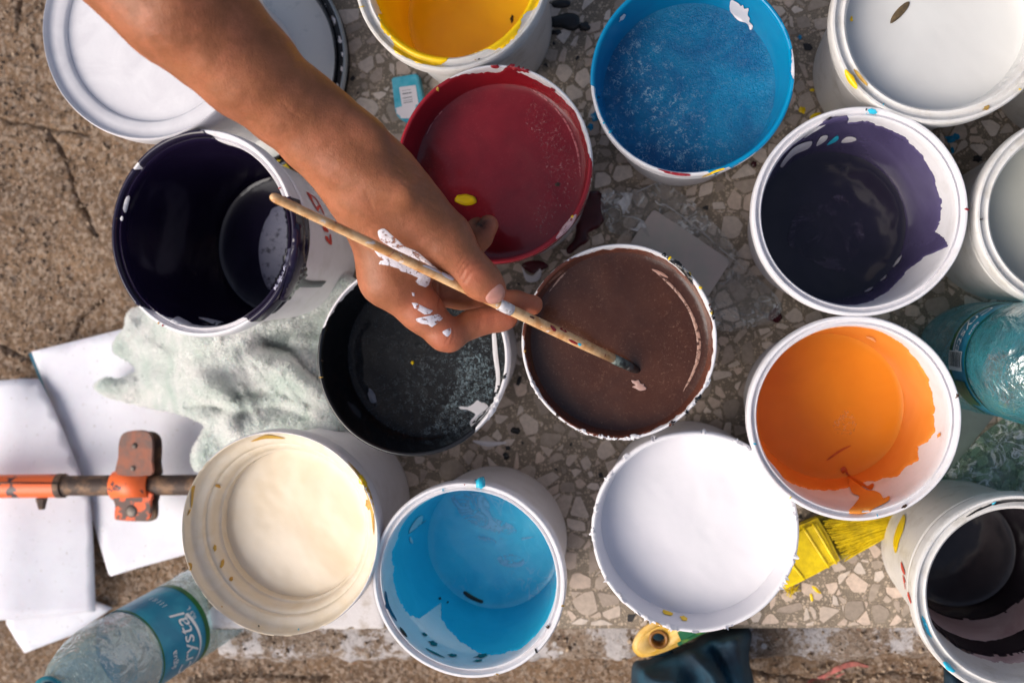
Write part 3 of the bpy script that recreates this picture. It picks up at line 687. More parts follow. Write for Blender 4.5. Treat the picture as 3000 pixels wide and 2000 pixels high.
marks('cream', [('ochre_ring', stain_m, stripe([(560, 1480), (566, 1420), (590, 1350), (625, 1300)], [4, 9, 6, 2]), .0003, 6), ('ochre_ring', stain_m, stripe([(1020, 1355), (1050, 1390), (1078, 1440), (1092, 1500), (1096, 1560)], [2, 7, 9, 8, 2]), .0003, 6),
    ('ochre_stain', yellow_m, blob(1062, 1409, 8, 20, -32, 3), .0006, 4), ('ochre_stain', stain_m, blob(1079, 1478, 6, 14, -12, 3), .0005, 4),
    ('ochre_stain', stain_m, blob(553, 1662, 9, 18, -10, 7), .0005, 4), ('ochre_stain', yellow_m, blob(690, 1828, 16, 5, 12, 3), .0007, 4),
    ('ochre_stain', stain_m, blob(628, 1605, 5, 9, 0, 3), .0004, 4), ('ochre_stain', stain_m, blob(650, 1650, 5, 12, 20, 5), .0004, 4), ('ochre_stain', stain_m, blob(676, 1696, 5, 7, 20, 6), .0004, 4), ('ochre_stain', stain_m, blob(637, 1422, 8, 5, 20, 6), .0004, 4),
    ('ochre_smear', stain_m, stripe([(740, 1290), (780, 1277), (830, 1282)], [3, 12, 3]), .0003, 5)])
marks('sky', [('blue_blob', sky_f, blob(1407, 1416, 17, 13, 5, 3, 12, .25), .003, 5), ('brown_scab', brn_s, Z(1000, 1300, 2.24, [(800, 975), (815, 963), (850, 985), (900, 1012), (930, 1025), (925, 1042), (880, 1030), (830, 1005)]), .0008, 4),
    ('brown_scab', brn_s, blob(1288, 1753, 4, 4), .0005, 3), ('brown_scab', brn_s, blob(1310, 1765, 3, 3), .0005, 3), ('brown_scab', brn_s, stripe([(1171, 1838), (1180, 1852), (1190, 1864)], [3, 9, 4]), .0006, 4),
    ('green_drip', green_s, blob(1243, 1858, 8, 4, 20, 5), .0003, 3), ('green_drip', green_s, blob(1268, 1885, 14, 6, 25, 3), .0004, 3), ('green_drip', green_s, blob(1325, 1920, 14, 4, 5, 3), .0003, 3),
    ('green_drip', green_s, blob(1410, 1922, 20, 5, -12, 3, 14, .4), .0003, 4), ('green_drip', green_s, blob(1400, 1936, 14, 3, -6, 3), .0003, 3), ('green_drip', green_s, stripe([(1248, 1900), (1270, 1912), (1300, 1926)], [2, 5, 2]), .0003, 4),
    ('pale_flake_glint', WPAINT, Z(1000, 1300, 2.24, [(440, 580), (460, 530), (500, 480), (530, 470), (520, 520), (470, 560)]), .0003, 4), ('pale_flake_glint', WPAINT, stripe([(1200, 1572), (1203, 1582), (1206, 1590)], [3, 8, 3]), .0003, 3),  # white patches on the blue wall include painted reflections
    ('dark_streak', m_simple("dark blue streak", (0, 70, 105), None, .3), stripe([(1198, 1560), (1220, 1540), (1244, 1524)], [2, 5, 2]), .0004, 4),
    ('dark_streak', m_simple("dark blue edge", (0, 74, 110), None, .3), stripe([(1128, 1735), (1135, 1775), (1158, 1815)], [4, 9, 4]), .0004, 4),
    ('ochre_spot', stain_m, blob(1456, 1975, 7, 4), .0006, 3), ('brown_scab', brn_s, blob(1606, 1835, 5, 5), .0006, 3)])
marks('white', [('yellow_smear', yellow_m, Z(1700, 1780, 3.92, [(945, 30), (985, 35), (1060, 65), (1050, 90), (1000, 85), (955, 70)]), .0003, 4), ('yellow_smear', yellow_m, blob(2003, 1812, 12, 6, 25, 3), .0003, 3),
    ('yellow_smear', stain_m, stripe([(1922, 1822), (1935, 1832), (1950, 1838)], [4, 8, 3]), .0002, 4), ('red_speck', red_f, blob(1850, 1788, 6, 3, 40, 2), .0005, 3)])
marks('topright', [('yellow_smear', yellow_m, Z(2000, 0, 2.24, [(1065, 460), (1090, 475), (1125, 520), (1150, 575), (1130, 575), (1085, 525)]), .0004, 4), ('yellow_smear', stain_m, stripe([(2505, 205), (2520, 225), (2540, 248)], [4, 8, 4]), .0003, 4),
    ('yellow_smear', yellow_m, blob(2494, 57, 4, 8), .0004, 3), ('yellow_smear', stain_m, blob(2890, 318, 12, 5, -30, 3), .0003, 4),
    ])
marks('charcoal', [('yellow_smear', yellow_s, Z(2600, 1400, 2.612, [(128, 280), (142, 310), (125, 400), (95, 480), (70, 575), (50, 520), (55, 450), (80, 370), (110, 310)]), .0006, 5),
    ('blue_smear', sky_f, Z(2600, 1400, 2.612, [(258, 1052), (280, 1070), (310, 1120), (318, 1170), (340, 1215), (310, 1200), (285, 1165), (262, 1100)]), .0004, 4),
    ('blue_smear', sky_f, Z(2600, 1400, 2.612, [(422, 1405), (460, 1412), (490, 1450), (518, 1480), (490, 1480), (450, 1450)]), .0004, 4),
    ('dark_band', black_s, stripe([(2835, 1512), (2870, 1492), (2920, 1472), (2970, 1465), (3030, 1466)], [5, 9, 10, 9, 8]), .0004, 5),
    ('red_print', m_simple("red print", (205, 52, 40), None, .4), Z(2600, 1400, 2.612, [(108, 640), (122, 665), (142, 735), (128, 728), (112, 690)]), .0001, 3),
    ('red_print', bpy.data.materials["red print"], Z(2600, 1400, 2.612, [(122, 740), (134, 765), (160, 850), (188, 950), (178, 945), (148, 862), (136, 830)]), .0001, 3)])
RP = bpy.data.materials["red print"]
marks('violet', [('red_print', RP, Z(780, 460, 3.92, [(668, 908), (695, 915), (712, 945), (722, 950), (722, 890), (735, 895), (746, 1010), (690, 968)]), .0001, 3),
    ('red_print', RP, Z(780, 460, 3.92, [(640, 782), (670, 790), (708, 850), (700, 866), (655, 845)]), .0001, 3),
    ('red_print', RP, Z(780, 460, 3.92, [(455, 405), (480, 415), (505, 440), (540, 530), (598, 630), (575, 612), (520, 520), (480, 450)]), .0001, 3),
    ('red_print', RP, stripe(Z(780, 460, 3.92, [(505, 440), (560, 480), (610, 560), (655, 655)]), 2.6), .0001, 3),
    ('red_print', RP, Z(780, 460, 3.92, [(575, 575), (600, 560), (612, 575), (590, 620)]), .0001, 3),
    ('handle_strip', m_simple("grey handle strip", (84, 92, 96), None, .45), Z(780, 460, 3.92, [(395, 1390), (470, 1410), (560, 1420), (680, 1420), (640, 1470), (600, 1490), (370, 1490), (340, 1480)]), .0015, 6)])
def rim_pt(key, deg, rf_=.975):
    B = Bk[key]; bpy.context.view_layer.update(); a = math.radians(deg)
    return toP(B.root.matrix_world @ Vector((B.R * rf_ * math.cos(a), B.R * rf_ * math.sin(a), B.h)))
rr_ = random.Random(77); SPL = [yellow_s, sky_f, red_f, black_s, brn_s, WPAINT, stain_m, black_s]
for key in ('yellow', 'blue', 'red', 'purple', 'violet', 'black', 'brown', 'orange', 'cream', 'sky', 'topright', 'charcoal', 'rightmid'):
    its = []
    for k in range(4):
        x, y = rim_pt(key, rr_.random() * 360, .93 + .06 * rr_.random())
        if -20 < x < 3020 and -20 < y < 2020: its.append(('paint_speck', rr_.choice(SPL), blob(x, y, 2 + 9 * rr_.random() ** 3, 1.5 + 2.5 * rr_.random(), rr_.random() * 180, rr_.randrange(99), 10, .35), .0005, 3))
    marks(key, its)
its = []
for k in range(26):
    dg = rr_.random() * 360; x, y = rim_pt('white', dg, .975 + .02 * rr_.random()); its.append(('dried_lump', WPAINT, blob(x, y, 8 + 22 * rr_.random(), 4 + 5 * rr_.random(), -dg + 90, rr_.randrange(99), 14, .35), .0012 + .0012 * rr_.random(), 5))
marks('white', its)
its = []
for k in range(12):
    dg = 200 + rr_.random() * 150; x, y = rim_pt('brown', dg, .985); its.append(('chipped_paint', WPAINT, blob(x, y, 6 + 14 * rr_.random(), 3 + 3 * rr_.random(), -dg + 90, rr_.randrange(99), 14, .45), .0006, 4))
for k in range(8):
    dg = -60 + rr_.random() * 90; x, y = rim_pt('brown', dg, .99); its.append(('chipped_paint', rr_.choice((black_s, brown_f)), blob(x, y, 5 + 12 * rr_.random(), 3 + 3 * rr_.random(), -dg + 90, rr_.randrange(99), 14, .45), .0006, 4))
marks('brown', its)
def milky(name, c, cut=.5, scale=70):
    m = MB(name); m.col(lin(c)).set(Roughness=.3); m.set(Alpha=m.math('MULTIPLY', m.ramp(m.noise(scale, 5, .7, 1.2), [(cut - .06, 0), (cut + .08, 1)]), .8)); return m.m
MK = milky("milky streak", (178, 216, 236), .47)
marks('sky', [('milky_streak', MK, Z(1000, 1300, 2.24, [(720, 350), (800, 320), (900, 322), (970, 380), (985, 470), (1120, 530), (1150, 585), (1060, 592), (960, 560), (880, 530), (790, 470), (755, 415)]), .0002, 5),
    ('milky_streak', MK, Z(1000, 1300, 2.24, [(900, 600), (960, 608), (1012, 630), (1010, 660), (960, 640), (905, 620)]), .0002, 4), ('milky_streak', MK, stripe(Z(1000, 1300, 2.24, [(1050, 620), (1150, 625), (1250, 610)]), [2, 9, 3]), .0002, 4),
    ('milky_streak', MK, Z(1000, 1300, 2.24, [(1030, 740), (1120, 720), (1200, 760), (1180, 800), (1090, 805), (1040, 780)]), .0001, 5)])
marks('purple', [('faint_skin', milky("violet skin", (58, 50, 74), .52, 40), blob(2440, 690, 110, 120, 20, 4), .0002, 8)])
marks('orange', [('pale_bubbles', milky("pale orange bubbles", (240, 176, 96), .56, 260), blob(2480, 1240, 34, 40, 0, 4), .0001, 5)])
marks('brown', [('painted_edge_glint', milky("brown painted edge glint", (186, 148, 132), .44, 160), stripe([(1925, 800), (1975, 845), (2015, 900), (2040, 960), (2048, 1020), (2035, 1080), (2005, 1140)], [3, 8, 7, 11, 12, 9, 3]), .0003, 4),  # pale arcs put the meniscus highlight into the colour
    ('painted_edge_glint', bpy.data.materials["brown painted edge glint"], stripe([(1612, 850), (1640, 815), (1660, 795)], [2, 6, 2]), .0003, 4)])
marks('red', [('painted_edge_glint', milky("red painted edge glint", (196, 110, 116), .44, 160), stripe([(1560, 262), (1620, 310), (1665, 370), (1692, 440), (1700, 510)], [2, 5, 5, 6, 3]), .0003, 4), ('painted_edge_glint', bpy.data.materials["red painted edge glint"], stripe([(1252, 390), (1272, 350), (1300, 322)], [2, 5, 2]), .0003, 4),  # pale arcs at the paint edge are painted highlights
    ('pale_flake_glint', milky("pale red flake glint", (214, 180, 184), .4, 160), stripe([(1632, 695), (1660, 665), (1685, 632)], [5, 14, 6]), .0004, 4),
    ('surface_specks', milky("red specks", (180, 110, 112), .60, 420), [(1560, 300), (1640, 360), (1680, 460), (1690, 560), (1650, 640), (1600, 690), (1560, 640), (1600, 540), (1590, 440), (1540, 360)], .0001, 9)])
marks('black', [('surface_skin', milky("black paint lumps", (120, 140, 148), .55, 330), [(1340, 1040), (1400, 1030), (1440, 1090), (1440, 1170), (1400, 1230), (1320, 1265), (1240, 1270), (1300, 1200), (1340, 1120)], .0001, 9)])
# floating leaf
leaf = patch("dry_leaf", Z(2000, 0, 2.24, [(1362, 158), (1368, 120), (1395, 78), (1430, 42), (1468, 16), (1488, 18), (1480, 50), (1450, 90), (1410, 130)]), bb('topright'), m_simple("dry leaf", (104, 86, 58), (78, 64, 44), .6, 300), None, .0012, 5)
tag(leaf, "narrow dry brown leaf floating on the pale grey paint at the top right", "leaf")
lf2 = patch("seed_husk", blob(1500, 57, 5, 11, 5, 3), bb('yellow'), brn_s, None, .001, 3); tag(lf2, "tiny brown husk stuck in the yellow paint", "husk")

# ------------------------------------------------------------------ terrazzo chips, each a flat polished stone standing a hair proud of the cement
def build_chips():
    r = random.Random(5); mat = m_attr_chip(); g = .0097
    sl = np.array(SLAB); lo = sl.min(0); hi = sl.max(0)
    nx = int((hi[0] - lo[0]) / g); ny = int((hi[1] - lo[1]) / g); pts = {}
    for i in range(nx + 1):
        for j in range(ny + 1):
            pts[i, j] = (lo[0] + (i + .5 + (r.random() - .5) * .95) * g, lo[1] + (j + .5 + (r.random() - .5) * .95) * g, (r.random() ** 2.2) * g * g * 1.5)
    foot = [(B.root.location.x, B.root.location.y, B.R * .74) for k, B in Bk.items()]
    pal = [lin(c) for c in ((206, 191, 178), (192, 176, 162), (216, 202, 190), (176, 160, 146), (202, 182, 166), (160, 146, 132))]
    chips = []
    def clip(poly, nx_, ny_, c):
        out = []
        for a, b in zip(poly, poly[1:] + poly[:1]):
            da = a[0] * nx_ + a[1] * ny_ - c; db = b[0] * nx_ + b[1] * ny_ - c
            if da <= 0: out.append(a)
            if (da < 0) != (db < 0) and da != db:
                t = da / (da - db); out.append((a[0] + (b[0] - a[0]) * t, a[1] + (b[1] - a[1]) * t))
        return out
    inset = .0022
    for (i, j), (x, y, wt) in pts.items():
        ppx = toP(Vector((x, y, 0)))
        if not (-60 < ppx[0] < 3120 and -110 < ppx[1] < 1900): continue
        if any((x - a) ** 2 + (y - b) ** 2 < c * c for a, b, c in foot): continue
        poly = [(x - 2 * g, y - 2 * g), (x + 2 * g, y - 2 * g), (x + 2 * g, y + 2 * g), (x - 2 * g, y + 2 * g)]
        gap = .00022 + .0006 * r.random() ** 1.5
        for di in (-2, -1, 0, 1, 2):
            for dj in (-2, -1, 0, 1, 2):
                q = pts.get((i + di, j + dj))
                if q is None or (di == 0 and dj == 0) or not poly: continue
                dx, dy = q[0] - x, q[1] - y; d = math.hypot(dx, dy)
                k = (d * d + wt - q[2]) / (2 * d) - gap
                poly = clip(poly, dx / d, dy / d, (x * dx + y * dy) / d + k)
        for (a, b), (c_, d_) in zip(SLAB, SLAB[1:] + SLAB[:1]):          # stay inside the slab edge
            ex, ey = c_ - a, d_ - b; L = math.hypot(ex, ey); n_ = (ey / L, -ex / L)
            if poly: poly = clip(poly, n_[0], n_[1], a * n_[0] + b * n_[1] - .0026)
        if len(poly) < 3: continue
        # random extra fractures and a squash give splinters and slivers
        cx = sum(p[0] for p in poly) / len(poly); cy = sum(p[1] for p in poly) / len(poly)
        for _ in range(r.choice((0, 0, 1, 1, 2))):
            an = r.random() * 6.28; poly = clip(poly, math.cos(an), math.sin(an), cx * math.cos(an) + cy * math.sin(an) + g * (.12 + .25 * r.random()))
            if len(poly) < 3: break
        if len(poly) < 3: continue
        an = r.random() * 3.14; sq = 1 - .42 * r.random() ** 2; ca, sa = math.cos(an), math.sin(an); sc = 1 - .22 * r.random() ** 2.5
        q = []
        for px_, py_ in poly:
            u = (px_ - cx) * ca + (py_ - cy) * sa; v = -(px_ - cx) * sa + (py_ - cy) * ca; u *= sc; v *= sq * sc
            q.append((cx + u * ca - v * sa, cy + u * sa + v * ca))
        # drop near duplicate corners, then knock the corners off
        q = [p for k, p in enumerate(q) if math.hypot(p[0] - q[k - 1][0], p[1] - q[k - 1][1]) > .0005]
        if len(q) < 3: continue
        ar = abs(sum(a[0] * b[1] - b[0] * a[1] for a, b in zip(q, q[1:] + q[:1]))) / 2
        if ar < 3e-6: continue
        rq = []
        for k in range(len(q)):
            p0, p1, p2 = q[k - 1], q[k], q[(k + 1) % len(q)]; f = .03 + .13 * r.random()
            for o in (p0, p2):
                e = ((p1[0] + (o[0] - p1[0]) * f), (p1[1] + (o[1] - p1[1]) * f)); rq.append(e)
        dark = r.random() < .045
        if dark: ar *= .3; rq = [(cx + (a - cx) * .45, cy + (b - cy) * .45) for a, b in rq]
        base = lin((34, 32, 34)) if dark else pal[r.randrange(6)]; k_ = .85 + .25 * r.random()
        chips.append((ar, rq, tuple(min(1, v * k_) for v in base[:3]) + (1,), Vector((cx, cy, .0004))))
    occ = []
    for o in COL.objects:
        if o.type == 'MESH' and o.name.split('.')[0] in ('wall', 'rim', 'lid_edge', 'lid_top'): occ.append(o)
    bv = bvh_of(occ)
    def vis(c):
        x, y = toP(c)
        if not (0 < x < 3000 and 0 < y < 1990): return False
        d = (c - CAMP); h = bv.ray_cast(CAMP, d.normalized()); return h[0] is None or (h[0] - CAMP).length > d.length - .004
    def geo(q, c0=None):
        n = len(q); cx = sum(p[0] for p in q) / n; cy = sum(p[1] for p in q) / n
        V = [(x, y, -.0003) for x, y in q] + [(x + (cx - x) * .05, y + (cy - y) * .05, .00045) for x, y in q]
        return V, [tuple(range(n, 2 * n))] + [(i, (i + 1) % n, n + (i + 1) % n, n + i) for i in range(n)]
    ch = [(a if vis(c) else -1, q, t, c) for a, q, t, c in chips]; ch.sort(key=lambda e: -e[0])
    def make(name, V, F, cols):
        s = sum((V[b][0] - V[a][0]) * (V[b][1] + V[a][1]) for a, b in zip(F[0], F[0][1:] + F[0][:1]))
        o = mesh_obj(name, V, F, mat, slab, smooth=False)
        at_ = o.data.color_attributes.new("tint", 'FLOAT_COLOR', 'POINT'); at_.data.foreach_set('color', np.array(cols, dtype=np.float32).ravel())
        return o
    for a, q, t, c in ch[:300]:
        V, F = geo(q); make("stone_chip", V, F, [t] * len(V))
    V = []; F = []; cols = []
    for a, q, t, c in ch[300:]:
        v, f = geo(q); b = len(V); V += v; F += [tuple(b + i for i in k) for k in f]; cols += [t] * len(v)
    o = make("small_stone_chips", V, F, cols); o['kind'] = 'stuff'
    print("chips", len(ch))
build_chips()
sb = bvh_of([slab_body])
wine = m_simple("spilt wine red paint", (74, 12, 24), (60, 8, 18), .25, bump=.1)
for nm, m_, poly, th in [
    ("wine_spill", wine, Z(1700, 500, 3.92, [(70, 260), (150, 230), (220, 240), (262, 290), (275, 380), (290, 480), (280, 560), (220, 650), (140, 690), (90, 720), (110, 780), (60, 840), (0, 870), (-120, 960), (-160, 900), (-60, 760), (-40, 500), (20, 300)]), .0012),
    ("wine_spill", wine, Z(1600, 550, 2.614, [(1650, 950), (1700, 960), (1770, 890), (1790, 950), (1808, 985), (1800, 1010), (1770, 1035), (1730, 1020), (1690, 1005)]), .0012),
    ("wine_spill", wine, Z(900, 550, 2.614, [(1640, 590), (1700, 560), (1790, 560), (1850, 600), (1780, 640), (1730, 660), (1690, 640), (1660, 620)]), .001),
    ("white_spill", WPAINT, Z(900, 550, 2.614, [(1640, 590), (1665, 640), (1700, 668), (1740, 665), (1785, 600), (1795, 660), (1770, 710), (1710, 725), (1670, 700)]), .0012),
    ("black_spill", black_s, Z(1000, 0, 2.24, [(1365, 120), (1420, 105), (1480, 88), (1540, 95), (1565, 130), (1555, 190), (1500, 205), (1440, 185), (1380, 180)]), .0014),
    ("black_spill", black_s, blob(1712, 80, 16, 15, 0, 6), .0012), ("black_spill", black_s, Z(1000, 0, 2.24, [(1380, 20), (1440, 0), (1500, 10), (1490, 50), (1400, 55)]), .0012), ("black_spill", black_s, blob(1630, 96, 16, 8, 0, 9), .001),
    ("blue_spill", blue_f, blob(1744, 342, 13, 15, 20, 3), .0012), ("blue_spill", blue_f, blob(1730, 373, 9, 10, 0, 3), .001), ("blue_spill", blue_f, blob(2342, 112, 6, 7, 0, 3), .001),
    ("blue_spill", blue_f, blob(2784, 408, 16, 11, 0, 3, 12, .3), .0012), ("blue_spill", blue_f, blob(2801, 400, 10, 9, 0, 5), .0012), ("blue_spill", blue_f, blob(2790, 440, 5, 9, 0, 5), .001),
    ("yellow_spill", yellow_s, Z(2000, 0, 2.24, [(880, 530), (905, 525), (915, 570), (930, 600), (925, 635), (895, 625), (880, 590), (868, 560)]), .001), ("yellow_spill", yellow_s, Z(2000, 0, 2.24, [(840, 760), (880, 740), (908, 745), (880, 770), (835, 785)]), .001),
    ("yellow_spill", yellow_s, blob(2352, 325, 10, 12, 0, 4, 12, .4), .0008), ("yellow_spill", yellow_s, blob(2380, 265, 7, 5, 0, 4), .0008),
    ("black_spill", black_s, blob(1513, 1262, 14, 12, 0, 4, 12, .35), .001), ("black_spill", black_s, blob(1483, 1334, 9, 10, 0, 5), .001), ("black_spill", black_s, blob(1488, 1312, 6, 7, 0, 6), .001), ("black_spill", black_s, blob(1520, 1116, 6, 16, 20, 6), .001),
    ("white_spill", WPAINT, stripe([(1390, 1292), (1430, 1300), (1480, 1296)], [6, 16, 5]), .0008),
    ("yellow_spill", yellow_s, Z(2000, 1300, 2.24, [(845, 930), (870, 935), (908, 975), (885, 975), (860, 955)]), .0008), ("yellow_spill", yellow_s, Z(2000, 1300, 2.24, [(835, 980), (850, 985), (858, 1020), (845, 1030), (836, 1010)]), .0008),
    ("wine_spill", wine, blob(2208, 482, 9, 9, 0, 3), .001), ("black_spill", black_s, blob(2863, 466, 14, 11, 0, 8), .001),
    ("white_spill", m_simple("chalky white splash", (205, 200, 200), (176, 166, 158), .7, 60, bump=.6, lo=.5, hi=.66), [(900, 1836), (905, 1700), (950, 1640), (1010, 1580), (1075, 1545), (1110, 1600), (1095, 1680), (1110, 1760), (1125, 1836), (1060, 1841), (980, 1841)], .0006),
    ("white_spill", bpy.data.materials["chalky white splash"], [(620, 1841), (640, 1760), (760, 1750), (900, 1780), (905, 1841)], .0006)]:
    patch(nm, poly, sb, m_, slab, th + .0006, 6, base=.0006)

# ------------------------------------------------------------------ towel, papers
def m_towel():
    m = MB("mint terry cloth")
    c = m.mix(m.ramp(m.noise(35, 4, .6), [(.3, 0), (.7, 1)]), lin((244, 247, 245)), lin((232, 239, 235)))
    loops = m.noise(1100, 3, .7, .5)
    c = m.mix(m.ramp(loops, [(.38, .5), (.55, 0)]), c, lin((206, 222, 212)))
    m.col(c).set(Roughness=.95, Sheen_Weight=.4, Specular_IOR_Level=.1, Subsurface_Weight=.2, Subsurface_Scale=.004).bump(loops, 1.0, .0022).bump(m.noise(240, 4, .6), .5, .002); return m.m
def gss(x, y, line, wd):
    q = np.stack([x, y], 1); a = np.array(line, float); best = np.full(len(q), 1e9)
    for i in range(len(a) - 1):
        ab = a[i + 1] - a[i]; t = np.clip(((q - a[i]) @ ab) / (ab @ ab), 0, 1); best = np.minimum(best, np.linalg.norm(q - (a[i] + t[:, None] * ab), axis=1))
    return np.exp(-(best / wd) ** 2)
def ztowel(x, y, ed):
    t = np.clip((x - 400) / 190, 0, 1); t = t * t * (3 - 2 * t)
    z = -.066 + .080 * t
    z += .020 * gss(x, y, [(560, 1000), (700, 990), (840, 930), (960, 850), (1010, 810)], 42)
    z += .008 * gss(x, y, [(420, 1010), (560, 1075), (680, 1040)], 16) + .009 * gss(x, y, [(700, 1190), (820, 1170), (930, 1215)], 14) + .008 * gss(x, y, [(860, 1000), (960, 1010), (1040, 1080)], 14) + .007 * gss(x, y, [(480, 950), (600, 940), (720, 900)], 13)
    z += .032 * gss(x, y, [(600, 1120), (720, 1060), (840, 1080), (950, 1170), (990, 1240)], 52)
    z += .014 * gss(x, y, [(300, 1130), (400, 1130), (520, 1100), (620, 1130), (675, 1190), (665, 1250)], 26)
    z += .016 * gss(x, y, [(700, 1270), (850, 1240), (960, 1270)], 34)
    z += .010 * gss(x, y, [(380, 960), (450, 1010), (440, 1080)], 38)
    z -= .016 * gss(x, y, [(780, 1010), (850, 1030), (900, 1090), (950, 1130)], 16)
    z -= .014 * gss(x, y, [(560, 1190), (620, 1180), (660, 1200)], 20)
    z -= .012 * gss(x, y, [(780, 940), (860, 920), (900, 890)], 14)
    z += .0035 * fbm(x / 55, y / 55, 31, 3) + .0016 * fbm(x / 14, y / 14, 36, 3, .7)
    for (a, b, c) in (((640, 880), (640, 1000), 8), ((520, 900), (530, 1010), 8), ((740, 1080), (800, 1150), 9), ((820, 1100), (890, 1200), 9), ((470, 1050), (560, 1035), 8), ((700, 1130), (760, 1240), 10)):
        z += .004 * gss(x, y, [a, b], c)
    z -= .006 * np.exp(-(ed / 9.) ** 2)
    return np.where(x > 590, np.maximum(z, .004), z)
towel = sheet("towel", [(385, 905), (520, 880), (700, 850), (860, 850), (940, 815), (985, 798), (1030, 812), (1080, 850), (1120, 900), (1130, 1250), (1060, 1330), (940, 1345), (800, 1330), (700, 1340), (620, 1370), (575, 1380), (560, 1330), (590, 1270), (600, 1245), (560, 1225), (500, 1205), (440, 1195), (380, 1180), (320, 1165), (280, 1140), (278, 1125), (310, 1105), (345, 1110), (400, 1085), (370, 1055), (330, 1030), (340, 990), (365, 960)], 9, ztowel, m_towel(), None, .0025, curve=3)
lm = MB("white terry loops"); _o = [n for n in lm.t.nodes if n.type == 'OUTPUT_MATERIAL'][0]
_c = lm.mix(lm.ramp(lm.noise(40, 3), [(.35, 0), (.7, 1)]), lin((252, 252, 251)), lin((234, 241, 237)))
_d = lm.n("ShaderNodeBsdfDiffuse"); _t = lm.n("ShaderNodeBsdfTranslucent"); lm.l(_c, _d.inputs[0]); lm.l(_c, _t.inputs[0]); _m = lm.n("ShaderNodeMixShader"); _m.inputs[0].default_value = .42
lm.l(_d.outputs[0], _m.inputs[1]); lm.l(_t.outputs[0], _m.inputs[2]); lm.l(_m.outputs[0], _o.inputs[0]); LOOP = lm.m
def terry(o, n, L):
    me = o.data; r = random.Random(9); T = [tuple(p.vertices) for p in me.polygons]; co = [v.co.copy() for v in me.vertices]; no = [v.normal.copy() for v in me.vertices]
    ar = [((co[b] - co[a]).cross(co[c] - co[a])).length for a, b, c in T]; V = []; F = []
    for f in r.choices(T, ar, k=n):
        u, v = r.random(), r.random()
        if u + v > 1: u, v = 1 - u, 1 - v
        p = co[f[0]] + (co[f[1]] - co[f[0]]) * u + (co[f[2]] - co[f[0]]) * v; nn = no[f[0]]
        d = (nn + Vector((r.random() - .5, r.random() - .5, r.random() - .5)) * 1.7).normalized(); sd = d.cross(Vector((r.random() - .5, r.random() - .5, r.random() - .5))).normalized() * .00034
        l = L * (.5 + .7 * r.random()); b = len(V); V += [p - sd, p + sd, p + d * l + sd * .7, p + d * l - sd * .7]; F.append((b, b + 1, b + 2, b + 3))
    q = mesh_obj("terry_loops", V, F, LOOP, o, smooth=False, local=True); q['kind'] = 'stuff'
terry(towel, 120000, .0019)
tag(towel, "rumpled pale mint terry towel under the tilted violet bucket", "towel")
PAPER = m_simple("white paper", (226, 225, 234), (216, 214, 224), .7, 14, bump=.5, bscale=24, sss=.1)
_t = PAPER.node_tree; _b = _t.nodes['Principled BSDF']; _n = _t.nodes.new('ShaderNodeTexNoise'); _n.inputs['Scale'].default_value = 300; _n.inputs['Detail'].default_value = 6; _c = _t.nodes.new('ShaderNodeTexCoord'); _t.links.new(_c.outputs['Object'], _n.inputs['Vector'])
_r = _t.nodes.new('ShaderNodeValToRGB'); _r.color_ramp.elements[0].position = .66; _r.color_ramp.elements[1].position = .74; _t.links.new(_n.outputs[0], _r.inputs[0]); _m = _t.nodes.new('ShaderNodeMix'); _m.data_type = 'RGBA'; _s = _b.inputs['Base Color'].links[0].from_socket
_t.links.new(_r.outputs[0], _m.inputs[0]); _t.links.new(_s, _m.inputs[6]); _m.inputs[7].default_value = lin((176, 168, 164)); _t.links.new(_m.outputs[2], _b.inputs['Base Color'])
PSHADE = m_simple("teal painted shade", (0, 92, 118), None, .6)  # dark teal sheet stands in for shade beside the paper
def paper(label, poly, zf, thick=.0006, grp=None):
    thick *= .45
    o = sheet("paper_sheet", poly, 28, zf, PAPER, None, thick); return tag(o, label, "paper", grp)
ps2 = paper("large white sheet under the towel with its pointed corner on the concrete", [(92, 1030), (230, 996), (380, 958), (700, 900), (760, 1560), (640, 1596), (515, 1632), (400, 1664), (325, 1687), (318, 1680), (290, 1590), (262, 1490), (200, 1330), (150, 1180)],
    lambda x, y, e: -.084 + .010 * np.clip((x - 300) / 400, 0, 1) + .002 * fbm(x / 160, y / 160, 3, 2) + .004 * np.exp(-((y - 1000 + x * .1) / 60) ** 2), .0014)
ps1 = paper("curled white sheet at the left edge, lying under the orange pipe", [(-60, 1125), (0, 1114), (60, 1109), (112, 1109), (124, 1128), (150, 1180), (190, 1272), (235, 1385), (262, 1450), (268, 1500), (274, 1620), (280, 1790), (150, 1806), (0, 1816), (-60, 1818)],
    lambda x, y, e: -.079 + .012 * np.exp(-((x + 20) / 120.) ** 2) + .004 * np.sin(x / 90.) - .006 * np.exp(-((x - 120) ** 2 + (y - 1110) ** 2) / 50. ** 2), .0012)
ps3 = paper("lowest white sheet whose corner sticks out above the water bottle", [(18, 1780), (280, 1760), (330, 1780), (210, 1860), (140, 1886), (72, 1912), (50, 1880), (18, 1826)], lambda x, y, e: -.0925 + 0 * x, .001)
ps4 = sheet("paper_sheet", [(84, 1035), (240, 1006), (250, 1420), (228, 1400), (140, 1175)], 30, lambda x, y, e: -.0945 + 0 * x, PSHADE, None, .0015); tag(ps4, "painted teal shade showing as a thin edge between the two white sheets", "shade")

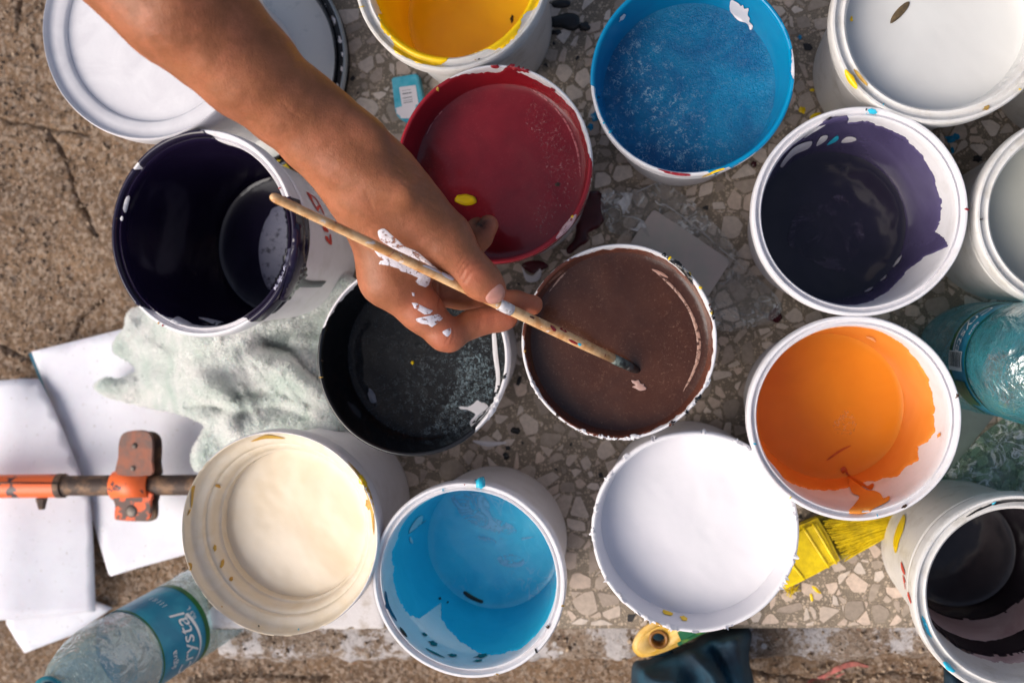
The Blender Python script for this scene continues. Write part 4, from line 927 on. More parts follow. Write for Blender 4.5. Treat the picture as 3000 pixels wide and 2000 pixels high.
# ------------------------------------------------------------------ orange pipe with bracket
ORG = m_simple("worn orange enamel", (238, 108, 52), (72, 58, 62), .42, 55, bump=.3, lo=.585, hi=.605)
RUST = m_simple("rusty dark steel", (74, 60, 54), (134, 104, 80), .6, 90, metal=.3, bump=.5, lo=.45, hi=.65)
def pipe():
    zc = -.040; a, b = P(-120, 1425, zc), P(720, 1419, zc); t = thing("pipe_clamp", "worn orange metal pipe with a rusty bracket lying across the papers", "pipe", (a.x, a.y, zc))
    r = 29 * mpp(a)
    V, F = tube(P(150, 1422, zc), b, r, r, 28, True, 40, .01, 3); mesh_obj("steel_tube", V, F, RUST, t)
    e = P(188, 1422, zc); V, F = tube(a, e, r * 1.17, r * 1.17, 32, True, 20, .004); o = mesh_obj("orange_sleeve", V, F, ORG, t); o.data.set_sharp_from_angle(angle=.8)
    V, F = tube(P(172, 1422, zc), P(189.5, 1422, zc), r * 1.215, r * 1.2, 32, True, 1); o = mesh_obj("sleeve_collar", V, F, RUST, t); o.data.set_sharp_from_angle(angle=.8)
    V, F = tube(P(-120, 1413, zc + r * 1.15), P(170, 1415, zc + r * 1.15), .0006, .0006, 8); mesh_obj("seam", V, F, black_s, t)
    bo = P(122, 1478, zc - .004); V, F = tube(bo + Vector((0, .006, 0)), bo + Vector((0, -.004, 0)), .0055, .003, 6, True, 1); o = mesh_obj("bolt", V, F, RUST, t, smooth=False)
    # bracket: saddle over the tube with a long rounded tongue up and a short tab down, both two layers thick
    def tongue(poly, z0, z1, name, m_):
        poly = smooth_poly(poly, 3); q = [P(x, y, z1) for x, y in poly]; w_ = [(p.x, p.y) for p in q]; V, F = prism(w_, z0, z1)
        o = mesh_obj(name, V, F, m_, t, smooth=False); bm = bmesh.new(); bm.from_mesh(o.data)
        bmesh.ops.bevel(bm, geom=[e_ for e_ in bm.edges if abs(e_.verts[0].co.z - e_.verts[1].co.z) < 1e-6], offset=.0006, segments=2, affect='EDGES'); bm.to_mesh(o.data); bm.free(); return o
    mm = m_simple("rusty plate with orange remains", (96, 76, 70), (226, 100, 55), .6, 60, metal=.1, bump=.5, lo=.47, hi=.52)
    up = [(343, 1390), (345, 1340), (348, 1292), (362, 1268), (392, 1261), (425, 1262), (444, 1278), (448, 1310), (446, 1350), (442, 1392)]
    dn = [(334, 1440), (336, 1480), (334, 1512), (342, 1523), (390, 1525), (425, 1524), (440, 1510), (441, 1470), (438, 1440)]
    top = zc + r * .8
    tongue(up, top - .0015, top + .0018, "bracket_tongue", m_simple("rusted plate", (104, 78, 70), (150, 84, 58), .6, 60, bump=.5))
    tongue([(x + 22, y + 4) for x, y in up], top - .014, top - .010, "bracket_back", RUST)
    tongue(dn, top - .0015, top + .0018, "bracket_tab", mm); tongue([(x + 18, y + 2) for x, y in dn], top - .014, top - .010, "bracket_back", RUST)
    c0, c1 = P(338, 1422, zc), P(446, 1420, zc); V = []; F = []; n = 26
    ax = (c1 - c0).normalized(); sd_ = Vector((-ax.y, ax.x, 0)); rr = r * 1.22
    prof_ = []
    for k in range(n + 1):
        a_ = -.25 + (PI + .5) * k / n; prof_.append((math.cos(a_) * rr, math.sin(a_) * rr))
    prof_ = [(rr + .003, top - zc - .001)] * 0 + prof_
    for (u, h) in prof_:
        for cc in (c0, c1): V.append(cc + sd_ * u + Vector((0, 0, h)))
    m = len(prof_)
    for k in range(m - 1): F.append((2 * k, 2 * k + 1, 2 * k + 3, 2 * k + 2))
    o = mesh_obj("saddle", V, F, ORG, t); so = o.modifiers.new("thickness", 'SOLIDIFY'); so.thickness = .002
    for (x, y, rad, nm) in ((395, 1305, 9, "rivet"), (390, 1371, 8, "rivet"), (385, 1497, 19, "hole_plug")):
        c = P(x, y, top + .0018); rw = rad * mpp(c); V, F = lathe([(0, .0012), (rw * .6, .0011), (rw * .95, .0004), (rw, -.0005)], 20); o = mesh_obj(nm, [Vector(v) + c for v in V], F, m_simple("grey steel " + nm, (112, 104, 98), (80, 70, 64), .45, metal=.4), t)
pipe()

# ------------------------------------------------------------------ water bottles
def text_mesh(body, size, sx=1.0, shear=0):
    cu = bpy.data.curves.new("t", 'FONT'); cu.body = body; cu.size = size; cu.shear = shear; cu.resolution_u = 3
    ob = bpy.data.objects.new("t", cu); COL.objects.link(ob); bpy.context.view_layer.update()
    me = bpy.data.meshes.new_from_object(ob.evaluated_get(bpy.context.evaluated_depsgraph_get()))
    bm = bmesh.new(); bm.from_mesh(me); bmesh.ops.triangulate(bm, faces=bm.faces)
    bmesh.ops.subdivide_edges(bm, edges=[e for e in bm.edges if e.calc_length() > size * .25], cuts=2)
    V = [(v.co.x * sx, v.co.y) for v in bm.verts]; F = [tuple(v.index for v in f.verts) for f in bm.faces]; bm.free()
    COL.objects.unlink(ob); bpy.data.objects.remove(ob); return V, F
def bottle(name_label, base, top, R, ang0, tint, crush, seed, lab, writ, H, labmat):
    base = Vector(base); ax = (Vector(top) - base).normalized(); q = ax.to_track_quat('Z', 'Y')
    t = thing("water_bottle", name_label, "water bottle", base, None); t.rotation_mode = 'QUATERNION'; t.rotation_quaternion = q
    pf = [(.0, .006), (.35, .003), (.7, .0), (.90, .003), (.98, .010), (1, .02), (1, .030), (.965, .034), (1, .038), (1, .046), (.965, .050), (1, .054), (.995, lab[0] - .002), (.97, lab[0]), (.97, lab[1]), (1, lab[1] + .003), (1, max(lab[1] + .006, H * .66)), (.985, H * .72), (.93, H * .765), (.84, H * .80), (.70, H * .845), (.52, H * .88), (.40, H * .90), (.37, H * .91), (.37, H * .955)]
    pd = dense([(r * R, z) for r, z in pf], .0035)
    def rf(a, z): return 1
    V = []; S = 96; n = len(pd)
    for r, z in pd:
        for i in range(S):
            a = 2 * PI * i / S; dmp = min(1, max(0, (z - .008) / .02)) * (1 if z < H * .8 else max(0, 1 - (z - H * .8) / .02)) * (.25 if lab[0] - .002 < z < lab[1] + .003 else 1)
            rr = r * (1 + dmp * crush * (mnoise.noise(Vector((math.cos(a) * 1.4 + seed, math.sin(a) * 1.4, z * 40))) + .35 * mnoise.noise(Vector((math.cos(a) * 4 + seed, math.sin(a) * 4, z * 110))))) + .0006 * math.sin(z * 900) * (z < lab[0]) * dmp
            V.append((rr * math.cos(a), rr * math.sin(a), z))
    F = [(j * S + i, j * S + (i + 1) % S, (j + 1) * S + (i + 1) % S, (j + 1) * S + i) for j in range(n - 1) for i in range(S)]
    mesh_obj("bottle_body", V, F, tint, t, local=True)
    V, F = lathe([(R * .975 + .0003, lab[0] + .001), (R * .975 + .0003, lab[1] - .001)], 96); lb = mesh_obj("label", V, F, labmat, t, local=True)
    gm = m_simple("label green", (28, 104, 48), (20, 84, 40), .35)
    for z0, z1 in ((lab[0] + .0008, lab[0] + .0058), (lab[1] - .0022, lab[1] - .0006)):
        V, F = lathe([(R * .975 + .0006, z0), (R * .975 + .0006, z1)], 96); mesh_obj("label_band", V, F, gm, t, local=True)
    V, F = lathe([(0, H * 1.0), (.36 * R, H * 1.0), (.42 * R, H * .995), (.43 * R, H * .94), (.43 * R, H * .93)], 60, rf=lambda a, z: 1 + .02 * math.cos(30 * a) * 1)
    mesh_obj("bottle_cap", V, F, m_simple("teal cap", (0, 110, 130), None, .35), t, local=True)
    V, F = lathe([(.36 * R, H * .905), (.50 * R, H * .905), (.50 * R, H * .915), (.36 * R, H * .915)], 48); mesh_obj("neck_ring", V, F, m_simple("teal ring", (0, 120, 140), None, .35), t, local=True)
    tm = m_simple("label print white", (225, 232, 235), None, .4)
    for body, size, a0, z0, sx, shear, mt in writ:
        v2, F = text_mesh(body, size, sx, shear); rr = R * .975 + .0009
        # text runs round the bottle, letter tops towards the cap
        V = [(rr * math.cos(a0 + x / rr), rr * math.sin(a0 + x / rr), z0 + y) for x, y in v2]
        mesh_obj("lettering", V, F, mt or tm, t, local=True)
    return t, R, rr if writ else 0
LAB = MB("blue label"); LAB.col(LAB.mix(LAB.ramp(LAB.noise(60, 4), [(.45, 0), (.7, 1)]), lin((0, 124, 160)), lin((30, 146, 176)))).set(Roughness=.3, Alpha=1.0).bump(LAB.noise(90, 3), .4, .001); LAB = LAB.m
Bl = P(536, 1817, -.012); Tl = P(92, 2085, .135)
axl = (Tl - Bl).normalized(); RL = .0362
def ang_for(base, top, px, py):
    """angle round the bottle of the surface point facing photo pixel px,py"""
    base = Vector(base); ax = (Vector(top) - base).normalized(); q = ax.to_track_quat('Z', 'Y'); d = ray(px, py).normalized()
    bestt = None; bd = 9
    for k in range(3000):
        p = CAMP + d * (.3 + k * .0002); l = q.inverted() @ (p - base); e = abs(math.hypot(l.x, l.y) - .0353)
        if e < .0004: return math.atan2(l.y, l.x), l.z
        if e < bd: bd = e; bestt = (math.atan2(l.y, l.x), l.z)
    return bestt
baseL = Bl - axl * .082; HL = (Tl - baseL).length / .985
aL, zL = ang_for(baseL, Tl, 60 + 1760 / 3.675, 1640 + 980 / 3.675)
tintL = m_thin("clear blue tinted plastic", (216, 240, 244), .17, .05, 60, 1.0, .30, (206, 236, 242), wrk=0)
LZN = ang_for(baseL, Tl, 330, 1792)[1]; LZF = ang_for(baseL, Tl, 462, 1716)[1]; print("bottle", aL, zL, HL, LZF, LZN)
LC = (LZF + LZN) / 2
botL = bottle("crumpled clear water bottle with a blue and green label at the lower left", baseL, Tl, RL, 0, tintL, .035, 3, (LZF, LZN),
    [("Crystal", .0205, aL - .80, LC - .008, 1.0, .25, None), ("água", .0085, aL - .30, LC + .0125, 1.1, .1, None), ("0,5 L", .0058, aL + .55, LC - .0165, 1, 0, None), ("| | | || |", .006, aL + 1.15, LC, 1, 0, None)], HL, LAB)
def swoosh(bt, R, a0, a1, z0, z1, wd):
    V = []; F = []; n = 30; rr = R * .975 + .0009
    for k in range(n + 1):
        t_ = k / n; a = a0 + (a1 - a0) * t_; z = z0 + (z1 - z0) * t_ + .004 * math.sin(t_ * PI) * -1; w_ = wd * (.15 + .85 * t_)
        for s in (0, 1): V.append((rr * math.cos(a), rr * math.sin(a), z + (s - .5) * w_))
    for k in range(n): F.append((2 * k, 2 * k + 1, 2 * k + 3, 2 * k + 2))
    mesh_obj("label_swoosh", V, F, bpy.data.materials["label print white"], bt[0], local=True)
swoosh(botL, RL, aL - .75, aL + .75, LC - .0125, LC - .0095, .0035)
Br = P(2828, 1040, .0); dirR = Vector((0, 0, 1)); tintR = m_thin("teal bottle plastic", (136, 214, 220), .20, .04, 60, 1.0, .26, (70, 186, 200), wrk=0)
topR = Br + Vector((0, 0, .2))
aR, zR = ang_for(Br, topR, 2660 + 850 / 3.92, 860 + 400 / 3.92)
bR, _ = ang_for(Br, topR, 2660 + 665 / 3.92, 860 + 780 / 3.92)
print("bottleR", aR, zR, bR)
botR = bottle("teal water bottle standing right of the orange bucket with a barcode on its label", Br, topR, .0385, 0, tintR, .02, 8, (.085, .120),
    [("Crystal", .0150, aR - .55, .098, 1.0, .25, None), ("água", .006, aR - .1, .113, 1, .1, None)], .205, LAB)
swoosh(botR, .0385, aR - .5, aR + .55, .0955, .097, .002)
def wrap_rect(bt, R, a0, a1, z0, z1, off, name, mat):
    V = []; n = 8; rr = R * .975 + off
    for k in range(n + 1):
        a = a0 + (a1 - a0) * k / n
        for z in (z0, z1): V.append((rr * math.cos(a), rr * math.sin(a), z))
    mesh_obj(name, V, [(2 * k, 2 * k + 1, 2 * k + 3, 2 * k + 2) for k in range(n)], mat, bt[0], local=True)
wrap_rect(botR, .0385, bR - .17, bR + .17, .087, .113, .0009, "barcode_patch", bpy.data.materials["label print white"])
BARM = m_simple("barcode black", (40, 60, 70), None, .5)
zz = .0885; rr_ = random.Random(4)
while zz < .1115:
    w_ = rr_.choice((.0004, .0007, .0011)); wrap_rect(botR, .0385, bR - .15, bR + .10, zz, zz + w_, .0012, "barcode_bar", BARM); zz += w_ + rr_.choice((.0005, .0009))
wrap_rect(botR, .0385, bR + .35, bR + .85, .088, .112, .0009, "label_leaf_oval", bpy.data.materials["label green"])

# ------------------------------------------------------------------ small things on the slab
def gum():
    c = P(1190, 290, .009); t = thing("small_packet", "small turquoise packet with a barcode beside the red bucket", "packet", (c.x, c.y, .0006))
    top = [(1146, 228), (1222, 215), (1240, 300), (1250, 390), (1166, 345), (1157, 325)]
    V, F = prism([tuple(P(x, y, .014))[:2] for x, y in top], .0012, .014)
    tm = m_simple("turquoise wrapper", (96, 186, 208), (40, 160, 186), .3, 60, bump=.5); o = mesh_obj("box", V, F, tm, t, smooth=False)
    bm = bmesh.new(); bm.from_mesh(o.data); bmesh.ops.bevel(bm, geom=bm.edges[:], offset=.001, segments=2, affect='EDGES'); bm.to_mesh(o.data); bm.free()
    b = bvh_of([o]); W = m_simple("packet white print", (220, 216, 222), None, .4)
    patch("barcode_panel", Z(1120, 180, 7.125, [(355, 545), (700, 500), (760, 900), (420, 960)]), b, W, t, .0001, 5, curve=0)
    patch("white_end", Z(1120, 180, 7.125, [(265, 985), (420, 940), (700, 900), (700, 1200), (350, 1190), (275, 1100)]), b, W, t, .0001, 5, curve=0)
    for y0, w_ in ((665, 18), (755, 14), (605, 6), (815, 8), (855, 12)):
        patch("barcode_bar", Z(1120, 180, 7.125, [(415 + (y0 - 600) * .12, y0 + 15), (610 + (y0 - 600) * .12, y0 - 15), (612 + (y0 - 600) * .12, y0 - 15 + w_), (417 + (y0 - 600) * .12, y0 + 15 + w_)]), b, BARM, t, .0001, 2.5, curve=0, base=.0009)
gum()
def card(label, pts, z, m_, th=.0012):
    poly = []
    n = len(pts)
    for k in range(n):
        p0, p1, p2 = [np.array(pts[(k + d) % n], float) for d in (-1, 0, 1)]
        u = (p0 - p1) / np.linalg.norm(p0 - p1) * 12; v = (p2 - p1) / np.linalg.norm(p2 - p1) * 12
        for s in (0, .33, .66, 1): poly.append(tuple(p1 + u * (1 - s) ** 2 + v * s ** 2))
    w_ = [tuple(P(x, y, z))[:2] for x, y in poly]; V, F = prism(w_, z - th, z); o = mesh_obj("plastic_card", V, F, m_, None, smooth=False); return tag(o, label, "card")
card("grey rectangular card lying by the brown bucket under the clear wrapper", [(1915, 612), (2142, 764), (2072, 872), (1840, 722)], .0095, m_simple("grey card", (180, 170, 168), (164, 166, 162), .45, 25, bump=.05))
card("translucent greenish card between the orange bucket and the right hand bottle", [(2770, 1150), (2915, 1215), (2762, 1408), (2640, 1340)], .004, m_simple("greenish card", (116, 130, 122), (104, 112, 106), .4, 25, bump=.1))
c = P(1797, 629, .004); t = thing("metal_ring", "small shiny metal ring beside the clear crumpled wrapper", "ring", (c.x, c.y, .0006))
bpy_r = 23.5 * mpp(c); V = []; F = []; NA, NB = 48, 12
for i in range(NA):
    a = 2 * PI * i / NA
    for j in range(NB):
        b_ = 2 * PI * j / NB; rr = bpy_r + .0009 * math.cos(b_); V.append((rr * math.cos(a), rr * math.sin(a), .0012 + .0012 * math.sin(b_)))
F = [(i * NB + j, ((i + 1) % NA) * NB + j, ((i + 1) % NA) * NB + (j + 1) % NB, i * NB + (j + 1) % NB) for i in range(NA) for j in range(NB)]
mesh_obj("ring_band", V, F, m_simple("nickel", (170, 162, 150), None, .2, metal=1, bump=.05), t, local=True)
V2_ = [(x * .93, y * .93, z + .0006) for x, y, z in V]; mesh_obj("ring_inner_coil", V2_, F, bpy.data.materials["nickel"], t, local=True)

def crumple(label, poly, z0, amp, m_, seed, fold=(), step=7, jag=1.):
    def zf(x, y, ed):
        z = z0 + amp * np.abs(fbm(x / 70, y / 70, seed, 3, .6)) * 2 + amp * .5 * np.abs(fbm(x / 24, y / 24, seed + 7, 3, .6))
        for ln, wdt, hh in fold: z = z + hh * gss(x, y, ln, wdt)
        return np.maximum(z - .5 * amp * np.exp(-(ed / 10.) ** 2), .0012)
    o = sheet("clear_wrapper", poly, step, zf, m_, None, 0, curve=2); return tag(o, label, "plastic wrapper")
FILM = m_thin("clear cellophane", (250, 251, 251), .10, .12, 200, 1.0, .08, wrk=55)
wr1 = crumple("crumpled clear cellophane between the red, blue and brown buckets", [(1760, 590), (1775, 555), (1830, 560), (1900, 545), (1935, 530), (1990, 560), (2040, 600), (2090, 650), (2150, 720), (2200, 790), (2250, 840), (2290, 890), (2280, 925), (2230, 950), (2150, 970), (2090, 960), (2060, 900), (2040, 860), (1990, 780), (1930, 740), (1880, 700), (1830, 690), (1790, 680), (1770, 650)], .004, .004, FILM, 3,
    [([(1925, 590), (1980, 625), (2050, 680), (2110, 740), (2200, 800), (2240, 870)], 5, .006), ([(1830, 560), (1850, 600), (1840, 630)], 8, .006), ([(1820, 650), (1880, 660), (1900, 690)], 8, .006), ([(1890, 555), (1860, 610)], 4, .004)], 5)
GLINT = m_simple("painted film glint", (232, 234, 238), (200, 204, 208), .15, 200, bump=.6)  # pale colour stands in for sky glints on the folds
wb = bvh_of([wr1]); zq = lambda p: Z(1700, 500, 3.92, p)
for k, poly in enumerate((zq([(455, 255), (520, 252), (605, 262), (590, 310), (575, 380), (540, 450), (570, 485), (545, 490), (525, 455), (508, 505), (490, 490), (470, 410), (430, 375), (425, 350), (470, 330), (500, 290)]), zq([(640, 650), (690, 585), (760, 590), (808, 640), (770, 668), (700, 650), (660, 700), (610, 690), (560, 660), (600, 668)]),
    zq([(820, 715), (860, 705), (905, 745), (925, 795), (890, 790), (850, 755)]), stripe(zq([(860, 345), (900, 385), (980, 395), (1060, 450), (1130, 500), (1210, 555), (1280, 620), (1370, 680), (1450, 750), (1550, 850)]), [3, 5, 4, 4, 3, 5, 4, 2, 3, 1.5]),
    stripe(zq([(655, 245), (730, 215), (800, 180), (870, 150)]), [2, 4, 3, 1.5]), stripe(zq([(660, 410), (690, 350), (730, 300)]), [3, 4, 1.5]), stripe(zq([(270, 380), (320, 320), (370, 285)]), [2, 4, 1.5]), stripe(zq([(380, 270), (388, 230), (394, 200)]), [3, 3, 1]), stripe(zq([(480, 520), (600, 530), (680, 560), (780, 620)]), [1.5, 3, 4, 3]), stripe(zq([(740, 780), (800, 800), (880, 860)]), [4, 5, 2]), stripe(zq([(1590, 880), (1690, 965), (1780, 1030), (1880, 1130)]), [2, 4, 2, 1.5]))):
    patch("painted_glint", poly, wb, GLINT, wr1, .0004, 3.5, curve=0 if k > 2 else 1, base=.0003)
FILMG = m_thin("green tinted film", (196, 232, 212), .10, .12, 180, 1.0, .10, (110, 180, 145), wrk=50)
crumple("green tinted clear film crumpled on the slab below the right hand bottle", [(2720, 1430), (2780, 1380), (2850, 1300), (2920, 1240), (3040, 1190), (3060, 1440), (2960, 1460), (2860, 1450), (2780, 1440)], .006, .004, FILMG, 13, [([(2780, 1430), (2860, 1350), (2930, 1290), (3010, 1230)], 6, .006)], 6)

# ------------------------------------------------------------------ wide yellow brush
YB = m_simple("thick yellow paint", (238, 208, 10), (214, 184, 8), .35, 120, bump=.5, bscale=200)
CREAMW = m_simple("yellow stained cream wood", (226, 190, 120), (206, 160, 40), .4, 45, bump=.15)
OL = m_simple("olive bristle roots", (170, 150, 16), (92, 92, 22), .6, 120)
def yellow_brush():
    z = .010; a = P(1860, 1895, z); t = thing("paint_brush", "wide flat brush caked in yellow paint between the white and orange buckets", "paintbrush", (a.x, a.y, z))
    def slabby(name, poly, z0, z1, m_, bev=.002, smooth=True, hole=None):
        w_ = [tuple(P(x, y, z1))[:2] for x, y in poly]; V, F = prism(w_, z0, z1); o = mesh_obj(name, V, F, m_, t, smooth=False)
        bm = bmesh.new(); bm.from_mesh(o.data); bmesh.ops.bevel(bm, geom=[e for e in bm.edges if abs(e.verts[0].co.z - e.verts[1].co.z) < 1e-6], offset=bev, segments=3, affect='EDGES'); bm.to_mesh(o.data); bm.free()
        o.data.polygons.foreach_set('use_smooth', [True] * len(o.data.polygons)); o.data.set_sharp_from_angle(angle=1.0); return o
    h = slabby("handle", smooth_poly([(1853, 1890), (1868, 1860), (1892, 1838), (1925, 1820), (1965, 1812), (2030, 1790), (2110, 1752), (2180, 1722), (2220, 1790), (2150, 1822), (2060, 1858), (1985, 1898), (1930, 1920), (1880, 1930), (1856, 1912)], 3), .002, .013, CREAMW, .004)
    # hole through the handle end
    c = P(1930, 1872, .0135); rw = 26 * mpp(c)
    cut_v, cut_f = tube(c + Vector((0, 0, .01)), c - Vector((0, 0, .03)), rw * .72, rw * .72, 28)
    cv = mesh_obj("cutter", cut_v, cut_f); mo = h.modifiers.new("hole", 'BOOLEAN'); mo.object = cv; mo.operation = 'DIFFERENCE'; mo.solver = 'EXACT'
    bpy.context.view_layer.update(); me = bpy.data.meshes.new_from_object(h.evaluated_get(bpy.context.evaluated_depsgraph_get())); h.modifiers.clear(); h.data = me; bpy.data.objects.remove(cv)
    V, F = lathe([(rw * .70, -.010), (rw * .71, .0), (rw * .85, .0010), (rw * 1.08, .0006), (rw * 1.12, -.001)], 32)
    mesh_obj("eyelet", [Vector(v) + c for v in V], F, m_simple("dark ochre eyelet", (150, 100, 30), (110, 70, 26), .35), t)
    slabby("green_band", [(1965, 1846), (2000, 1822), (2070, 1800), (2110, 1752), (2170, 1730), (2205, 1795), (2130, 1832), (2060, 1861), (1988, 1897)], .0018, .0136, m_simple("green handle paint", (20, 98, 62), (110, 150, 60), .4, 110, bump=.4, lo=.5, hi=.6), .004)
    slabby("ferrule", Z(2000, 1300, 2.24, [(560, 900), (600, 700), (770, 540), (890, 490), (960, 600), (1040, 770), (880, 860), (680, 960)]), .001, .0150, YB, .003)
    for k, (x0, y0, x1, y1) in enumerate(((790, 545, 960, 810), (850, 515, 1010, 785), (640, 690, 800, 890))):
        A_, B_ = Z(2000, 1300, 2.24, [(x0, y0), (x1, y1)]); V, F = tube(P(*A_, .0152), P(*B_, .0152), .0011, .0011, 8, rings=6); mesh_obj("ferrule_ridge", V, F, YB, t)
    r = random.Random(4); V = []; F = []
    s0, s1 = Z(2000, 1300, 2.24, [(900, 500), (1060, 770)]); e0, e1 = Z(2000, 1300, 2.24, [(1445, 440), (1370, 590)])
    slabby("bristle_block", Z(2000, 1300, 2.24, [(880, 480), (1100, 440), (1380, 430), (1420, 470), (1390, 540), (1300, 620), (1150, 700), (1050, 770)]), .001, .0095, OL, .003)
    BR = m_simple("yellow bristles", (238, 208, 12), (206, 176, 14), .5, 160, bump=.2)
    for k in range(620):
        u = r.random(); a_ = (s0[0] + (s1[0] - s0[0]) * u, s0[1] + (s1[1] - s0[1]) * u); f = .75 + .3 * r.random(); b_ = (e0[0] + (e1[0] - e0[0]) * u, e0[1] + (e1[1] - e0[1]) * u)
        st = r.random() * .55; zt = .0105 + .003 * r.random()
        p = P(a_[0] + (b_[0] - a_[0]) * st, a_[1] + (b_[1] - a_[1]) * st, zt + .001); q_ = P(a_[0] + (b_[0] - a_[0]) * f, a_[1] + (b_[1] - a_[1]) * f + 3 * r.random(), zt - .004 * r.random())
        v, f_ = tube(p, q_, .0004, .0002, 4, False); b = len(V); V += v; F += [tuple(b + i for i in g) for g in f_]
    o = mesh_obj("bristles", V, F, BR, t); o['kind'] = 'stuff'
    V = []; F = []
    for k in range(26):
        c_ = P(2295 + 34 * r.random(), 1722 + 14 * r.random(), .002); d = Vector((r.random() - .5, r.random() - .5, 0)).normalized() * .005
        v, f_ = tube(c_ + Vector((0, 0, .003)), c_ + d + Vector((0, 0, .001)), .0004, .0003, 4, False); b = len(V); V += v; F += [tuple(b + i for i in g) for g in f_]
    o = mesh_obj("loose_threads", V, F, YB, t); o['kind'] = 'stuff'
yellow_brush()
# second yellow brush peeking out between the violet bucket and the arm
c = P(880, 520, .01); t = thing("paint_brush", "yellow stained brush tip peeking out between the violet bucket and the wrist", "paintbrush", (c.x, c.y, .0006))
w_ = [tuple(P(x, y, .014))[:2] for x, y in smooth_poly([(800, 470), (850, 478), (900, 520), (960, 580), (1010, 620), (980, 650), (920, 590), (860, 545), (810, 510)], 2)]
V, F = prism(w_, .001, .014); mesh_obj("bristle_block", V, F, YB, t, smooth=False)
w_ = [tuple(P(x, y, .016))[:2] for x, y in [(830, 470), (860, 470), (890, 500), (880, 512), (850, 495)]]; V, F = prism(w_, .0145, .016); mesh_obj("dark_tuft", V, F, black_s, t, smooth=False)

# ------------------------------------------------------------------ trousers of the person standing at the slab
DEN = m_simple("dark teal denim", (10, 66, 88), (6, 36, 54), .8, 22, bump=.5, bscale=1400)
def zk(x, y, ed):
    z = .030 - .075 * np.exp(-np.maximum(ed, 0) / 26.) + .006 * fbm(x / 60, y / 60, 51, 3)
    for ln, wdt, hh in (([(1880, 1960), (2000, 1910), (2120, 1880), (2200, 1870)], 16, .010), ([(2030, 1920), (2090, 1990), (2110, 2080)], 22, .016), ([(2150, 1880), (2180, 1950), (2215, 2060)], 18, .012), ([(1900, 1990), (1990, 2010), (2060, 2090)], 20, .012), ([(2090, 1900), (2130, 1980), (2160, 2080)], 12, -.014)): z = z + hh * gss(x, y, ln, wdt)
    return z
kn = sheet("person", [(1862, 1934), (1900, 1930), (1960, 1902), (2030, 1880), (2052, 1862), (2110, 1840), (2160, 1830), (2192, 1836), (2203, 1862), (2196, 1905), (2196, 1940), (2210, 2000), (2220, 2120), (1840, 2120), (1848, 2020), (1850, 1960)], 9, zk, DEN, None, .002, curve=2)
tag(kn, "knee in creased dark teal trousers poking in at the bottom edge", "person")
fl = sheet("trouser_fold", [(1895, 1850), (1960, 1845), (1975, 1920), (1900, 1925)], 14, lambda x, y, e: -.010 + 0 * x, DEN, kn, .001)
k2 = sheet("person", [(2764, 1952), (2800, 1960), (2850, 2010), (2870, 2100), (2764, 2100)], 12, lambda x, y, e: -.03 - .02 * np.exp(-e / 12.), DEN, None, .002); tag(k2, "strip of dark teal trousers beside the charcoal bucket in the lower right corner", "person")

# ------------------------------------------------------------------ the arm and hand, one continuous surface
def m_flesh():
    m = MB("tanned skin")
    c = m.mix(m.ramp(m.noise(22, 4, .6), [(.3, 0), (.7, 1)]), lin((170, 107, 73)), lin((132, 80, 53)))
    c = m.mix(m.math('MULTIPLY', m.ramp(m.noise(38, 5, .7, .8), [(.45, 0), (.62, 1)]), .3), c, lin((126, 76, 52)))
    c = m.mix(m.math('MULTIPLY', m.ramp(m.noise(70, 5, .65, .4), [(.42, 0), (.7, 1)]), .45), c, lin((198, 122, 92)))
    c = m.mix(m.math('MULTIPLY', m.ramp(m.noise(900, 3, .6), [(.5, 0), (.75, 1)]), .5), c, lin((128, 76, 50)))
    a = m.n("ShaderNodeAttribute"); a.attribute_name = "flush"
    c = m.mix(m.math('MULTIPLY', a.outputs['Fac'], .55), c, lin((196, 110, 84)))
    a2 = m.n("ShaderNodeAttribute"); a2.attribute_name = "stain"
    c = m.mix(m.math('MULTIPLY', a2.outputs['Fac'], m.ramp(m.noise(240, 4, .6), [(.3, .5), (.6, 1)])), c, lin((30, 20, 18)))
    m.col(c).set(Roughness=.46, Specular_IOR_Level=.4, Subsurface_Weight=.22, Subsurface_Scale=.004, Subsurface_Radius=(1, .35, .18))
    # fine skin relief: cells, and lines running across the limb
    mp = m.n("ShaderNodeMapping"); m.l(m.co, mp.inputs[0]); mp.inputs['Rotation'].default_value = (0, 0, math.radians(38)); mp.inputs['Scale'].default_value = (3.2, .55, 1)
    ln = m.noise(230, 4, .6, .6, mp.outputs[0])
    m.bump(m.voro(1300), .35, .0003).bump(ln, .20, .0006).bump(m.noise(500, 5, .65), .28, .0005); return m.m
FLESH = m_flesh()
def W(px, py, z, r):
    p = P(px, py, z); return np.array(p), r * mpp(p)
ARM = [W(90, -430, .345, 215), W(525, 2, .315, 186), W(722, 200, .290, 144), W(848, 310, .272, 122), W(926, 370, .262, 116), W(1014, 446, .252, 120), W(1094, 540, .240, 122)]
HANDC = [   # palm and the ball of the thumb: pairs of round cones blended together
    (W(1094, 540, .240, 122), W(1160, 690, .222, 94)), (W(1075, 515, .236, 106), W(1200, 620, .232, 88)), (W(1190, 610, .232, 90), W(1300, 700, .226, 64)),
    (W(1085, 600, .228, 88), W(1144, 806, .217, 76)), (W(1095, 600, .214, 84), W(1156, 780, .200, 64)), (W(1100, 590, .200, 80), W(1180, 760, .184, 60)), (W(1090, 570, .188, 80), W(1200, 740, .172, 54)),
    (W(1140, 808, .217, 78), W(1225, 760, .212, 52)), (W(1225, 765, .212, 54), W(1300, 700, .220, 56))]
